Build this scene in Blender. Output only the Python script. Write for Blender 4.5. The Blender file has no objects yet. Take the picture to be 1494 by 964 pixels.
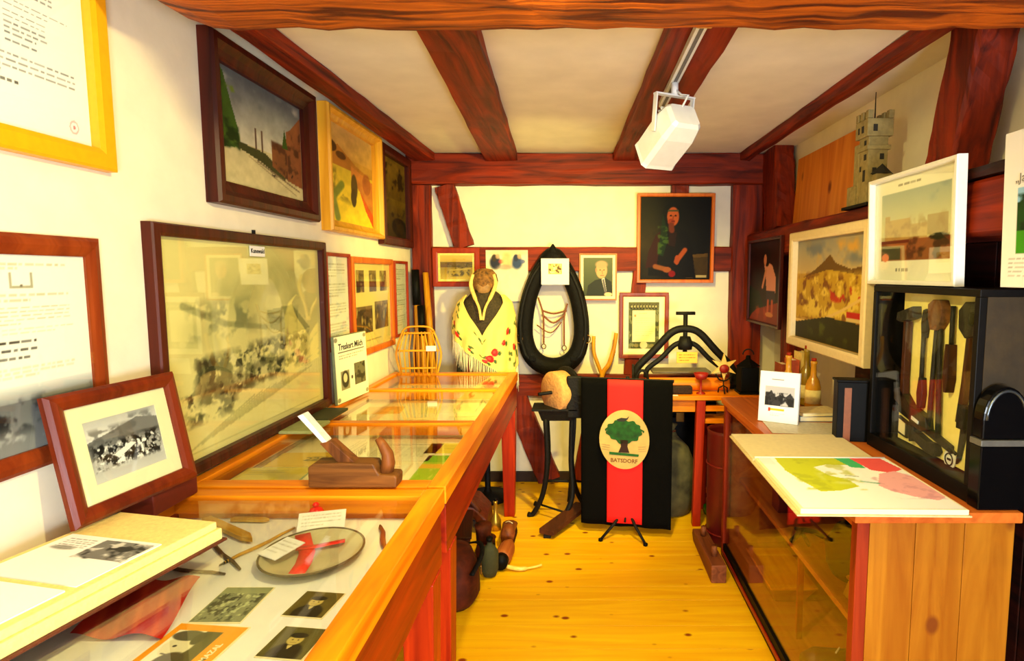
import bpy, bmesh, math, random
import numpy as np
from mathutils import Vector, Matrix
random.seed(7); np.random.seed(7)
scn = bpy.context.scene
C = scn.collection
PI = math.pi

# ------------------------------------------------------------------ camera
cam_d = bpy.data.cameras.new('camera'); cam = bpy.data.objects.new('camera', cam_d); C.objects.link(cam)
cam_d.sensor_width = 36.0; cam_d.lens = 36.0 * 860 / 1494
cam_d.shift_x = -98 / 1494; cam_d.clip_start = 0.02
cam.location = (0, 0, 1.40); cam.rotation_euler = (PI/2 - math.atan(82/860), 0, 0)
scn.camera = cam

# ------------------------------------------------------------------ world, light, exposure
w = bpy.data.worlds.new('world'); scn.world = w; w.use_nodes = True
w.node_tree.nodes['Background'].inputs[0].default_value = (0.75, 0.85, 1.0, 1)
w.node_tree.nodes['Background'].inputs[1].default_value = 1.0
scn.view_settings.view_transform = 'Standard'; scn.view_settings.look = 'None'
scn.view_settings.gamma = 1.0; scn.view_settings.use_curve_mapping = False
scn.view_settings.exposure = 0.55

WARM = (1.0, 0.72, 0.36); COOL = (0.86, 0.93, 1.0)
def area(name, loc, size, power, col, aim):
    d = bpy.data.lights.new(name, 'AREA'); d.shape = 'RECTANGLE'; d.size, d.size_y = size
    d.energy = power; d.color = col
    o = bpy.data.objects.new(name, d); C.objects.link(o); o.location = loc
    o.rotation_euler = (Vector(aim) - Vector(loc)).to_track_quat('-Z', 'Y').to_euler()
    return o
area('added_cool_light', (0.65, -1.18, 0.98), (0.7, 0.5), 54, COOL, (-0.3, 3.0, 1.3))  # added cool light from behind the viewer, standing in for a flash
SPOTS = [  # place of the lens, aim, power, cone, colour
    ((0.285, 2.34, 1.845), (-0.40, 3.75, 0.95), 92, 112, (1.0, 0.80, 0.16)),
    ((0.17, 0.72, 1.965), (-0.85, 1.85, 0.85), 46, 130, (1.0, 0.80, 0.30)),
    ((-0.19, 1.08, 1.955), (0.60, 2.6, 0.45), 50, 112, (1.0, 0.78, 0.24)),
]
def spot(loc, aim, power, cone, col):
    d = bpy.data.lights.new('lamp_beam', 'SPOT'); d.energy = power; d.color = col
    d.spot_size = math.radians(cone); d.spot_blend = 0.7; d.shadow_soft_size = 0.03
    o = bpy.data.objects.new('lamp_beam', d); C.objects.link(o); o.location = loc
    o.rotation_euler = (Vector(aim) - Vector(loc)).to_track_quat('-Z', 'Y').to_euler()
    return o
for s_ in SPOTS: spot(*s_)

# ------------------------------------------------------------------ materials
def lin(c):
    c = c / 255.0
    return c / 12.92 if c <= 0.04045 else ((c + 0.055) / 1.055) ** 2.4
def S(r, g, b): return (lin(r), lin(g), lin(b), 1.0)
MATS = {}
def newmat(name):
    m = bpy.data.materials.new(name); m.use_nodes = True
    nt = m.node_tree; b = nt.nodes['Principled BSDF']
    return m, nt, b
def plain(name, col, rough=0.6, metal=0.0, bump=0.0, bscale=60, var=0.12, spec=0.5):
    if name in MATS: return MATS[name]
    m, nt, b = newmat(name)
    b.inputs['Roughness'].default_value = rough; b.inputs['Metallic'].default_value = metal
    b.inputs['Specular IOR Level'].default_value = spec
    tc = nt.nodes.new('ShaderNodeTexCoord'); nz = nt.nodes.new('ShaderNodeTexNoise')
    nz.inputs['Scale'].default_value = bscale; nz.inputs['Detail'].default_value = 4
    nt.links.new(tc.outputs['Object'], nz.inputs['Vector'])
    rp = nt.nodes.new('ShaderNodeValToRGB')
    rp.color_ramp.elements[0].position = .3; rp.color_ramp.elements[1].position = .7
    rp.color_ramp.elements[0].color = tuple(max(0, q*(1-var)) for q in col[:3]) + (1,)
    rp.color_ramp.elements[1].color = tuple(min(1, q*(1+var)) for q in col[:3]) + (1,)
    nt.links.new(nz.outputs['Fac'], rp.inputs['Fac']); nt.links.new(rp.outputs['Color'], b.inputs['Base Color'])
    if bump:
        bp = nt.nodes.new('ShaderNodeBump'); bp.inputs['Strength'].default_value = bump; bp.inputs['Distance'].default_value = .01
        nt.links.new(nz.outputs['Fac'], bp.inputs['Height']); nt.links.new(bp.outputs['Normal'], b.inputs['Normal'])
    MATS[name] = m; return m
def wood(name, c_light, c_dark, axis='x', rough=0.45, scale=1.0, knots=0.0, knot_col=None, rnd=False, bump=0.15, contrast=(.3, .72)):
    if name in MATS: return MATS[name]
    m, nt, b = newmat(name); L = nt.links
    tc = nt.nodes.new('ShaderNodeTexCoord'); mp = nt.nodes.new('ShaderNodeMapping')
    s = [14*scale]*3; s['xyz'.index(axis)] = 1.1*scale
    mp.inputs['Scale'].default_value = s
    src = tc.outputs['Object']
    if rnd:
        oi = nt.nodes.new('ShaderNodeObjectInfo'); va = nt.nodes.new('ShaderNodeVectorMath'); va.operation = 'ADD'
        sc = nt.nodes.new('ShaderNodeMath'); sc.operation = 'MULTIPLY'; sc.inputs[1].default_value = 37.0
        L.new(oi.outputs['Random'], sc.inputs[0]); L.new(src, va.inputs[0]); L.new(sc.outputs[0], va.inputs[1]); src = va.outputs[0]
    L.new(src, mp.inputs['Vector'])
    nz = nt.nodes.new('ShaderNodeTexNoise'); nz.inputs['Scale'].default_value = 1.6; nz.inputs['Detail'].default_value = 8; nz.inputs['Distortion'].default_value = 1.2
    L.new(mp.outputs[0], nz.inputs['Vector'])
    rp = nt.nodes.new('ShaderNodeValToRGB')
    rp.color_ramp.elements[0].position = contrast[0]; rp.color_ramp.elements[0].color = c_dark
    rp.color_ramp.elements[1].position = contrast[1]; rp.color_ramp.elements[1].color = c_light
    L.new(nz.outputs['Fac'], rp.inputs['Fac']); col = rp.outputs['Color']
    if knots:
        mk = nt.nodes.new('ShaderNodeMapping'); ks = [13.0 if rnd == 'fine' else 7.5]*3; ks['xyz'.index(axis)] = 8.5 if rnd == 'fine' else 5.0; mk.inputs['Scale'].default_value = ks
        L.new(src, mk.inputs['Vector'])
        vo = nt.nodes.new('ShaderNodeTexVoronoi'); vo.inputs['Scale'].default_value = 1.0; L.new(mk.outputs[0], vo.inputs['Vector'])
        kr = nt.nodes.new('ShaderNodeValToRGB'); kr.color_ramp.elements[0].position = knots*.55; kr.color_ramp.elements[0].color = (1,1,1,1)
        kr.color_ramp.elements[1].position = knots; kr.color_ramp.elements[1].color = (0,0,0,1)
        L.new(vo.outputs['Distance'], kr.inputs['Fac'])
        gt = nt.nodes.new('ShaderNodeMath'); gt.operation = 'GREATER_THAN'; gt.inputs[1].default_value = .30 if rnd == 'fine' else .45
        sx = nt.nodes.new('ShaderNodeSeparateColor'); L.new(vo.outputs['Color'], sx.inputs[0]); L.new(sx.outputs[0], gt.inputs[0])
        ml = nt.nodes.new('ShaderNodeMath'); ml.operation = 'MULTIPLY'; L.new(gt.outputs[0], ml.inputs[0]); L.new(kr.outputs[0], ml.inputs[1])
        mx = nt.nodes.new('ShaderNodeMix'); mx.data_type = 'RGBA'; L.new(ml.outputs[0], mx.inputs[0]); L.new(col, mx.inputs[6])
        mx.inputs[7].default_value = knot_col or c_dark; col = mx.outputs[2]
    L.new(col, b.inputs['Base Color']); b.inputs['Roughness'].default_value = rough; b.inputs['Specular IOR Level'].default_value = .25
    bp = nt.nodes.new('ShaderNodeBump'); bp.inputs['Strength'].default_value = bump; bp.inputs['Distance'].default_value = .008
    L.new(nz.outputs['Fac'], bp.inputs['Height']); L.new(bp.outputs['Normal'], b.inputs['Normal'])
    MATS[name] = m; return m
def glass_mat(key='glass', k=1.0):
    if key in MATS: return MATS[key]
    m = bpy.data.materials.new('clear_glass'); m.use_nodes = True; nt = m.node_tree; nt.nodes.clear()
    o = nt.nodes.new('ShaderNodeOutputMaterial'); t = nt.nodes.new('ShaderNodeBsdfTransparent'); g = nt.nodes.new('ShaderNodeBsdfGlossy')
    g.inputs['Roughness'].default_value = 0.0; t.inputs[0].default_value = (.97, .985, .97, 1)
    f = nt.nodes.new('ShaderNodeLayerWeight'); f.inputs[0].default_value = .5
    p = nt.nodes.new('ShaderNodeMath'); p.operation = 'POWER'; p.inputs[1].default_value = 5.0; nt.links.new(f.outputs['Facing'], p.inputs[0])
    q = nt.nodes.new('ShaderNodeMath'); q.operation = 'MULTIPLY_ADD'; q.inputs[1].default_value = .95*k; q.inputs[2].default_value = .045*k; nt.links.new(p.outputs[0], q.inputs[0])
    x = nt.nodes.new('ShaderNodeMixShader'); nt.links.new(q.outputs[0], x.inputs[0]); nt.links.new(t.outputs[0], x.inputs[1]); nt.links.new(g.outputs[0], x.inputs[2])
    nt.links.new(x.outputs[0], o.inputs[0]); MATS[key] = m; return m
def print_mat(rough=.6, name='printed_paper'):
    if name in MATS: return MATS[name]
    m, nt, b = newmat(name); a = nt.nodes.new('ShaderNodeVertexColor'); a.layer_name = 'ink'
    nt.links.new(a.outputs['Color'], b.inputs['Base Color']); b.inputs['Roughness'].default_value = rough
    b.inputs['Specular IOR Level'].default_value = .3 if name == 'printed_paper' else .08
    MATS[name] = m; return m
def emit(name, col, strength):
    if name in MATS: return MATS[name]
    m, nt, b = newmat(name); b.inputs['Base Color'].default_value = col
    b.inputs['Emission Color'].default_value = col; b.inputs['Emission Strength'].default_value = strength
    MATS[name] = m; return m

M_PLASTER = plain('white_plaster', (.86, .80, .64, 1), .9, 0, .25, 9, .05)
M_CEIL = plain('ceiling_plaster', (.80, .75, .66, 1), .9, 0, .2, 6, .06)
T_L, T_D = S(152, 44, 4), S(66, 11, 2)
M_TX = wood('red_timber_x', T_L, T_D, 'x', .6, 1, bump=.5)
M_TY = wood('red_timber_y', T_L, T_D, 'y', .6, 1, bump=.5)
M_TZ = wood('red_timber_z', T_L, T_D, 'z', .6, 1, bump=.5)
M_BEAM = wood('old_front_timber', S(186, 92, 16), S(80, 26, 4), 'x', .6, 1.3, bump=.9, contrast=(.38,.62))
M_DARKT = wood('dark_timber', S(70, 22, 10), S(22, 8, 5), 'y', .6, 1, bump=.5)
M_FLOOR = wood('pine_floor', S(250, 200, 14), S(234, 166, 8), 'x', .42, .8, knots=.17, knot_col=S(140, 58, 8), rnd='fine', bump=.04)
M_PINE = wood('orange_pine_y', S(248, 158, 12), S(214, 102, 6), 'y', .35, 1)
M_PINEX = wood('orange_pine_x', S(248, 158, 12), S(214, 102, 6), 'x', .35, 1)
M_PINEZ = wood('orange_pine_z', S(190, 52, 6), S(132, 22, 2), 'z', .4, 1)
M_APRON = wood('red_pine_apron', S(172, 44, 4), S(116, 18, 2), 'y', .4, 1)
M_GLASS = glass_mat(); M_GLASS2 = glass_mat('coated_glass', .45)
M_BLACK = plain('black_enamel', (.003, .003, .003, 1), .5, spec=.1)
M_IRON = plain('black_iron', (.006, .0055, .0055, 1), .6, 0, .3, 80, spec=.2)
M_LEATHER = plain('black_leather', (.004, .0035, .0035, 1), .7, 0, .4, 50, spec=.15)
M_BROWNL = plain('brown_leather', S(88, 38, 16), .5, 0, .4, 40, .3)
M_WHITE = plain('white_paper', (.86, .86, .84, 1), .7, 0, 0, 30, .02)
M_CREAM = plain('cream_card', S(250, 238, 190), .7, 0, 0, 30, .03)
M_INK = plain('dark_ink', (.02, .02, .02, 1), .8)
M_GREYINK = plain('grey_ink', (.22, .21, .19, 1), .8)
M_LAMPW = plain('white_lamp_metal', (.72, .76, .82, 1), .35, 0, 0, 30, .03)
M_PRINT = print_mat()
M_OIL = print_mat(.45, 'oil_paint')

# ------------------------------------------------------------------ mesh helpers
class MB:
    def __init__(s): s.v = []; s.f = []
    def add(s, vs, fs):
        n = len(s.v); s.v += [tuple(v) for v in vs]; s.f += [tuple(i+n for i in f) for f in fs]; return s
    def hexa(s, p):  # 8 points: bottom ring 0-3, top ring 4-7
        return s.add(p, [(3,2,1,0),(4,5,6,7),(0,1,5,4),(1,2,6,5),(2,3,7,6),(3,0,4,7)])
    def box(s, x0, x1, y0, y1, z0, z1):
        return s.hexa([(x0,y0,z0),(x1,y0,z0),(x1,y1,z0),(x0,y1,z0),(x0,y0,z1),(x1,y0,z1),(x1,y1,z1),(x0,y1,z1)])
    def prism(s, poly, fn, d0, d1):
        n = len(poly); vs = [fn(a, b, d0) for a, b in poly] + [fn(a, b, d1) for a, b in poly]
        fs = [tuple(range(n-1, -1, -1)), tuple(range(n, 2*n))] + [(i, (i+1) % n, n+(i+1) % n, n+i) for i in range(n)]
        return s.add(vs, fs)
    def tube(s, pts, r, n=8, closed=False, sq=None):
        pts = [Vector(p) for p in pts]; m = len(pts)
        rs = r if isinstance(r, (list, tuple)) else [r]*m
        tang = []
        for i in range(m):
            a = pts[(i-1) % m] if (closed or i > 0) else pts[i]; b = pts[(i+1) % m] if (closed or i < m-1) else pts[i]
            tang.append((b-a).normalized())
        up = Vector((0,0,1)) if abs(tang[0].z) < .9 else Vector((0,1,0))
        u = (up - tang[0]*up.dot(tang[0])).normalized(); vs = []
        for i in range(m):
            t = tang[i]; u = (u - t*u.dot(t)).normalized(); v = t.cross(u)
            for k in range(n):
                a = 2*PI*k/n; vs.append(pts[i] + (u*math.cos(a)*(sq or 1) + v*math.sin(a))*rs[i])
        fs = []
        for i in range(m if closed else m-1):
            j = (i+1) % m
            for k in range(n): fs.append((i*n+k, i*n+(k+1) % n, j*n+(k+1) % n, j*n+k))
        if not closed: fs += [tuple(range(n-1, -1, -1)), tuple(range((m-1)*n, m*n))]
        return s.add(vs, fs)
    def lathe(s, prof, n=24, fn=lambda x, y, z: (x, y, z), caps=True):
        vs = []; m = len(prof)
        for r, z in prof:
            for k in range(n): a = 2*PI*k/n; vs.append(fn(r*math.cos(a), r*math.sin(a), z))
        fs = [(i*n+k, i*n+(k+1) % n, (i+1)*n+(k+1) % n, (i+1)*n+k) for i in range(m-1) for k in range(n)]
        if caps: fs += [tuple(range(n-1, -1, -1)), tuple(range((m-1)*n, m*n))]
        return s.add(vs, fs)
    def beam(s, p0, p1, w, h, seg=14, jit=.004, up=(0,0,1), w1=None):
        p0, p1 = Vector(p0), Vector(p1); t = (p1-p0).normalized(); up = Vector(up)
        side = t.cross(up).normalized(); up = side.cross(t).normalized(); vs = []; ring = []
        for i in range(seg+1):
            q = i/seg; c = p0.lerp(p1, q); ww = w + ((w1 or w)-w)*q; ch = min(ww, h)*.08
            prof = [(-ww/2+ch,-h/2),(0,-h/2),(ww/2-ch,-h/2),(ww/2,-h/2+ch),(ww/2,0),(ww/2,h/2-ch),(ww/2-ch,h/2),(-ww/2+ch,h/2),(-ww/2,h/2-ch),(-ww/2,0),(-ww/2,-h/2+ch)]
            for a, b in prof:
                vs.append(c + side*(a+random.uniform(-jit,jit)) + up*(b+random.uniform(-jit,jit)))
        n = 11
        fs = [(i*n+k, i*n+(k+1) % n, (i+1)*n+(k+1) % n, (i+1)*n+k) for i in range(seg) for k in range(n)]
        fs += [tuple(range(n-1,-1,-1)), tuple(range(seg*n, seg*n+n))]
        return s.add(vs, fs)
    def build(s, name, mat, parent=None, smooth=False, bevel=0, seg=2):
        me = bpy.data.meshes.new(name); me.from_pydata(s.v, [], s.f); me.update()
        bm = bmesh.new(); bm.from_mesh(me); bmesh.ops.recalc_face_normals(bm, faces=bm.faces); bm.to_mesh(me); bm.free()
        me.materials.append(mat)
        if smooth: me.polygons.foreach_set('use_smooth', [True]*len(me.polygons))
        o = bpy.data.objects.new(name, me); C.objects.link(o)
        if parent: o.parent = parent
        if bevel:
            b = o.modifiers.new('edge', 'BEVEL'); b.width = bevel; b.segments = seg; b.limit_method = 'ANGLE'; b.angle_limit = .6
        return o
def tag(o, label, cat=None, group=None, kind=None):
    o['label'] = label
    if cat: o['category'] = cat
    if group: o['group'] = group
    if kind: o['kind'] = kind
    return o
def struct(o, label): return tag(o, label, kind='structure')
def thing(name, label, cat, loc=(0,0,0), rot=(0,0,0), group=None):
    o = bpy.data.objects.new(name, None); C.objects.link(o); o.location = loc; o.rotation_euler = rot; o.empty_display_size = .05
    return tag(o, label, cat, group)
def bx(name, mat, x0, x1, y0, y1, z0, z1, parent=None, bevel=.003):
    return MB().box(x0,x1,y0,y1,z0,z1).build(name, mat, parent, bevel=bevel)
def lettering(text, size, mat, parent, loc, rot=(PI/2,0,0), align='CENTER', name='lettering', ext=.0004, bold=0.0, sx=1.0):
    cu = bpy.data.curves.new('t', 'FONT'); cu.body = text; cu.size = size; cu.align_x = align; cu.extrude = ext; cu.offset = bold; cu.resolution_u = 2
    o = bpy.data.objects.new('t', cu); C.objects.link(o)
    dg = bpy.context.evaluated_depsgraph_get(); me = bpy.data.meshes.new_from_object(o.evaluated_get(dg))
    bpy.data.objects.remove(o); bpy.data.curves.remove(cu)
    me.materials.clear(); me.materials.append(mat)
    r = bpy.data.objects.new(name, me); C.objects.link(r); r.parent = parent; r.location = loc; r.rotation_euler = rot; r.scale = (sx,1,1)
    return r

# ------------------------------------------------------------------ painting flat prints (vertex-coloured sheets)
def vnoise(w, h, sx, sy, seed, octv=4):
    r = np.random.RandomState(seed); out = np.zeros((h, w)); amp = 1; tot = 0
    for o in range(octv):
        gx, gy = max(2, int(sx*2**o)+2), max(2, int(sy*2**o)+2); g = r.rand(gy, gx)
        X = np.linspace(0, gx-1.001, w); Y = np.linspace(0, gy-1.001, h)
        xi = X.astype(int); yi = Y.astype(int); fx = (X-xi); fy = (Y-yi)[:, None]; fx = fx*fx*(3-2*fx); fy = fy*fy*(3-2*fy)
        a = g[yi][:, xi]*(1-fx) + g[yi][:, xi+1]*fx; b = g[yi+1][:, xi]*(1-fx) + g[yi+1][:, xi+1]*fx
        out += amp*(a*(1-fy)+b*fy); tot += amp; amp *= .55
    return out/tot
class Cv:
    def __init__(s, w, h, col=(255,255,255), asp=None):
        s.w, s.h = w, h; s.a = np.zeros((h, w, 3)); s.a[:] = col
        s.U, s.V = np.meshgrid(np.linspace(0,1,w), np.linspace(0,1,h)); s.asp = asp or w/h
    def mask(s, m, col, al=1.0):
        k = (np.clip(m, 0, 1)*al)[..., None]; s.a = s.a*(1-k) + np.array(col, float)*k; return s
    def grad(s, c0, c1, v0=0, v1=1, u0=0, u1=1):
        t = np.clip((s.V-v0)/(v1-v0), 0, 1)[..., None]; g = np.array(c0)*(1-t)+np.array(c1)*t
        m = ((s.V >= v0) & (s.V <= v1) & (s.U >= u0) & (s.U <= u1))[..., None]; s.a = np.where(m, g, s.a); return s
    def rect(s, u0, v0, u1, v1, col, al=1): return s.mask(((s.U>=u0)&(s.U<=u1)&(s.V>=v0)&(s.V<=v1)).astype(float), col, al)
    def ell(s, cu, cv, ru, rv, col, al=1, soft=.15):
        d = np.sqrt(((s.U-cu)/ru)**2 + ((s.V-cv)/rv)**2); return s.mask((1+soft/2-d)/soft, col, al)
    def poly(s, pts, col, al=1):
        inside = np.zeros((s.h, s.w), bool); n = len(pts); j = n-1
        for i in range(n):
            (x0, y0), (x1, y1) = pts[i], pts[j]
            c = ((y0 > s.V) != (y1 > s.V)) & (s.U < (x1-x0)*(s.V-y0)/((y1-y0) or 1e-9) + x0); inside ^= c; j = i
        return s.mask(inside.astype(float), col, al)
    def line(s, u0, v0, u1, v1, wd, col, al=1):
        du, dv = (u1-u0), (v1-v0)/s.asp; L2 = du*du+dv*dv or 1e-9
        t = np.clip(((s.U-u0)*du + (s.V-v0)/s.asp*dv)/L2, 0, 1)
        d = np.hypot(s.U-u0-t*du, (s.V-v0)/s.asp-t*dv); return s.mask((wd-d)/(wd*.5)+.5, col, al)
    def noise(s, amp, sx, sy, seed, octv=4): s.a = s.a*(1+amp*(vnoise(s.w, s.h, sx, sy, seed, octv)-.5)[..., None]*2); return s
    def blot(s, col, thr, sx, sy, seed, u0=0, v0=0, u1=1, v1=1, al=1, sharp=12, feather=.08):
        n = vnoise(s.w, s.h, sx, sy, seed); m = np.clip((n-thr)*sharp, 0, 1)
        e = np.minimum(np.minimum((s.U-u0), (u1-s.U)), np.minimum((s.V-v0), (v1-s.V)))/feather; return s.mask(m*np.clip(e, 0, 1), col, al)
    def words(s, u0, v0, u1, lines, lh, col, seed=1, al=.8, fill=.95, dens=.45):
        r = random.Random(seed)
        for i in range(lines):
            u = u0; end = u0 + (u1-u0)*(fill if i < lines-1 else fill*r.uniform(.4,.8))
            while u < end:
                wd = r.uniform(.02,.07); s.rect(u, v0+i*lh, min(end, u+wd), v0+i*lh+lh*dens, col, al*r.uniform(.6,1)); u += wd+.013
        return s
    def mesh(s, name, mat, parent, width, height, loc=(0,0,0), flat=False, warp=None):
        w, h = s.w, s.h; X = (s.U-.5)*width; Z = (1-s.V)*height
        if flat: P = np.stack([X, (1-s.V-.5)*height, np.zeros_like(X)], -1)
        else: P = np.stack([X, np.zeros_like(X), Z], -1)
        if warp is not None: P = warp(P, s.U, s.V)
        P = P + np.array(loc)
        idx = np.arange(w*h).reshape(h, w); q = np.stack([idx[1:, :-1], idx[1:, 1:], idx[:-1, 1:], idx[:-1, :-1]], -1).reshape(-1, 4)
        me = bpy.data.meshes.new(name); me.vertices.add(w*h); me.vertices.foreach_set('co', P.reshape(-1).astype(np.float32))
        nq = len(q); me.loops.add(nq*4); me.loops.foreach_set('vertex_index', q.reshape(-1).astype(np.int32))
        me.polygons.add(nq); me.polygons.foreach_set('loop_start', np.arange(0, nq*4, 4, dtype=np.int32)); me.polygons.foreach_set('loop_total', np.full(nq, 4, np.int32))
        me.update(calc_edges=True)
        c = np.clip(s.a/255, 0, 1); c = np.where(c <= .04045, c/12.92, ((c+.055)/1.055)**2.4)
        col = np.ones((h, w, 4)); col[..., :3] = c
        at = me.color_attributes.new('ink', 'FLOAT_COLOR', 'POINT'); at.data.foreach_set('color', col.reshape(-1).astype(np.float32))
        me.materials.append(mat); o = bpy.data.objects.new(name, me); C.objects.link(o)
        if parent: o.parent = parent
        return o
def frame_mesh(name, mat, parent, w, h, prof, bevel=0):
    """mitred frame, outer w x h, standing on z=0, back at y=0, facing -y. prof: (inset, height) points"""
    vs = []; n = len(prof)
    for sx, sz in ((-1,0),(1,0),(1,1),(-1,1)):
        for a, d in prof:
            vs.append((sx*(w/2-a), -d, (h-a) if sz else a))
    fs = [(c*n+k, c*n+(k+1) % n, ((c+1) % 4)*n+(k+1) % n, ((c+1) % 4)*n+k) for c in range(4) for k in range(n)]
    return MB().add(vs, fs).build(name, mat, parent, bevel=bevel)
def picture(name, label, cat, loc, rotz, w, h, fw, fd, fmat, cv, tilt=0, mat_in=0, mat_mat=None, glass=False, oil=False, style='flat', group=None, roll=0):
    r = thing(name, label, cat, loc, (tilt, roll, rotz), group)
    if style == 'flat': prof = [(0,0),(fw,0),(fw,fd*.85),(fw*.75,fd),(fw*.12,fd),(0,fd*.85)]
    elif style == 'scoop': prof = [(0,0),(fw,0),(fw,fd*.45),(fw*.85,fd*.5),(fw*.6,fd*.62),(fw*.35,fd),(fw*.1,fd),(0,fd*.8)]
    else: prof = [(0,0),(fw,0),(fw,fd*.6),(fw*.8,fd*.8),(fw*.5,fd),(fw*.2,fd*.85),(0,fd*.5)]
    frame_mesh('frame', fmat, r, w, h, prof)
    iw, ih = w-2*fw, h-2*fw
    MB().box(-w/2+fw*.3, w/2-fw*.3, -.004, -.0005, fw*.3, h-fw*.3).build('backing', M_CREAM, r)
    if mat_in:
        frame_mesh('passepartout', mat_mat or M_CREAM, r, iw+.004, ih+.004, [(0,.0045),(mat_in+.002,.0045),(mat_in+.002,.007),(0,.007)]).location = (0,0,fw-.002)
    mi = mat_in
    if isinstance(cv, Cv): cv.mesh('print', M_OIL if oil else M_PRINT, r, iw-2*mi+.002, ih-2*mi+.002, (0,-.0055,fw+mi-.001))
    if glass: MB().box(-iw/2-.003, iw/2+.003, -.012, -.0095, fw-.003, h-fw+.003).build('glass', M_GLASS, r)
    return r

# ================================================================== THE ROOM
CEIL = 2.165; YB = 3.90; XL = -1.10; XR = 1.30; YR = -1.20
struct(bx('wall_left', M_PLASTER, XL-.15, XL, YR-.15, YB+.15, -.06, CEIL, bevel=0), 'white plastered wall along the display tables')
struct(bx('wall_back', M_PLASTER, XL, XR, YB, YB+.15, -.06, CEIL, bevel=0), 'cream plastered half-timbered end wall')
struct(bx('wall_right', M_PLASTER, XR, XR+.15, YR-.15, YB+.15, -.06, CEIL, bevel=0), 'plastered wall behind the timber rail')
m = MB(); m.box(XL, .25, YR-.15, YR, -.06, CEIL); m.box(1.05, XR, YR-.15, YR, -.06, CEIL); m.box(.25, 1.05, YR-.15, YR, -.06, .70); m.box(.25, 1.05, YR-.15, YR, 1.26, CEIL)
struct(m.build('wall_front', M_PLASTER), 'plastered wall with an added window opening behind the viewer')
wn = thing('added_window', 'unseen small window added for the cool light', 'window', (.65, YR-.1, .70)); del wn['category']; wn['kind'] = 'structure'  # unseen opening added to place the cool light
frame_mesh('window_frame', M_WHITE, wn, .80, .56, [(0,-.03),(.05,-.03),(.05,.03),(0,.03)])
MB().box(-.35,.35,-.002,.002,.05,.51).build('pane', M_GLASS, wn)
struct(bx('ceiling', M_CEIL, XL-.15, XR+.15, YR-.15, YB+.15, CEIL, CEIL+.1, bevel=0), 'plastered ceiling between timber joists')
fl = bx('floor', plain('floor_gap', S(120, 60, 14), .9), XL, XR, YR, YB, -.06, -.022, bevel=0); struct(fl, 'knotty pine board floor')
ys = [YR]
while ys[-1] < YB-.12: ys.append(min(YB, ys[-1] + random.choice((.148,.152,.15))))
k = min(range(len(ys)), key=lambda i: abs(ys[i]-2.424)); ys[k] = 2.424
plank_me = None
for i in range(len(ys)-1):
    g = .004 if abs(ys[i+1]-2.424) < .001 else .0011
    o = bx('plank', M_FLOOR, XL+.002, XR-.002, -(ys[i+1]-ys[i])/2+.0005, (ys[i+1]-ys[i])/2-g, -.022, 0, fl, bevel=.0003)
    o.location = (0, (ys[i]+ys[i+1])/2, 0)
# --- big front beam with its worn rounded end
m = MB(); xs = [-1.099,-1.09,-1.07,-1.03,-.98,-.92,-.86] + [(-.8 + i*.07) for i in range(31)]; xs[-1] = 1.299
ring = []
for x in xs:
    q = max(0, min(1, (x+1.10)/.22)); zb = 1.975 + .20*(1-q**.55); j = lambda: random.uniform(-.004,.004)
    zt = CEIL-.001; y0, y1 = 1.25+.05*(1-q), 1.47
    ring.append([(x,y0+j(),zt),(x,y0+j(),(zb+zt)/2+j()),(x,y0+.008+j(),zb+.02),(x,y0+.03,zb+j()),(x,(y0+y1)/2,zb+j()),(x,y1-.02,zb+j()),(x,y1+j(),zb+.02),(x,y1,zt)])
vs = [p for r in ring for p in r]; n = 8
fs = [(i*n+k, i*n+k+1, (i+1)*n+k+1, (i+1)*n+k) for i in range(len(ring)-1) for k in range(n-1)] + [(i*n+7, i*n, (i+1)*n, (i+1)*n+7) for i in range(len(ring)-1)]
fs += [tuple(range(n)), tuple(range((len(ring)-1)*n, len(ring)*n))]
struct(m.add(vs, fs).build('trim_1', M_BEAM, bevel=0), 'heavy hewn beam crossing the ceiling, its worn end rounded')
NT = [1]
def timber(label, p0, p1, w, h, mat, up=(0,0,1), w1=None, jit=.003, seg=14):
    NT[0] += 1
    return struct(MB().beam(p0, p1, w, h, seg, jit, up, w1).build('trim_%d' % NT[0], mat), label)
timber('narrow ceiling joist beside the picture wall', (-.985, 1.48, 2.138), (-.975, 3.80, 2.138), .07, .052, M_TY, w1=.13)
timber('wide ceiling joist running towards the shawl figure', (-.375, 1.48, 2.138), (-.49, 3.80, 2.138), .17, .052, M_TY, w1=.20)
timber('wide ceiling joist carrying the lamp track', (.372, 1.48, 2.138), (.335, 3.80, 2.138), .19, .052, M_TY, w1=.24)
timber('narrow ceiling joist above the timber rail', (1.075, 1.48, 2.138), (1.045, 3.80, 2.138), .06, .052, M_TY)
timber('top plate of the end wall', (-1.095, 3.85, 2.065), (1.295, 3.85, 2.065), .10, .19, M_TX, jit=.004)
timber('corner post of the end wall beside the pictures', (-1.018, 3.868, .0), (-1.018, 3.868, 1.967), .125, .062, M_TZ, up=(0,1,0))
timber('slanting brace above the small landscape', (-.868, 3.872, 1.967), (-.745, 3.872, 1.575), .125, .054, M_TZ, up=(0,1,0))
timber('middle rail of the end wall behind the portraits', (-.955, 3.872, 1.498), (.985, 3.872, 1.498), .055, .155, M_TX)
timber('lower rail of the end wall behind the horse collar', (-.955, 3.872, .668), (.985, 3.872, .668), .055, .14, M_TX)
timber('short post stub above the portrait of the seated woman', (.648, 3.872, 1.57), (.648, 3.872, 1.967), .11, .05, M_TZ, up=(0,1,0))
timber('dark corner post beside the painting of the girl', (1.085, 3.862, 0), (1.085, 3.862, 1.967), .20, .074, M_TZ, up=(0,1,0))
timber('slanting lower brace behind the grinder', (-.43, 3.872, .60), (-.20, 3.872, .02), .15, .054, M_TZ, up=(0,1,0))
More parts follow.
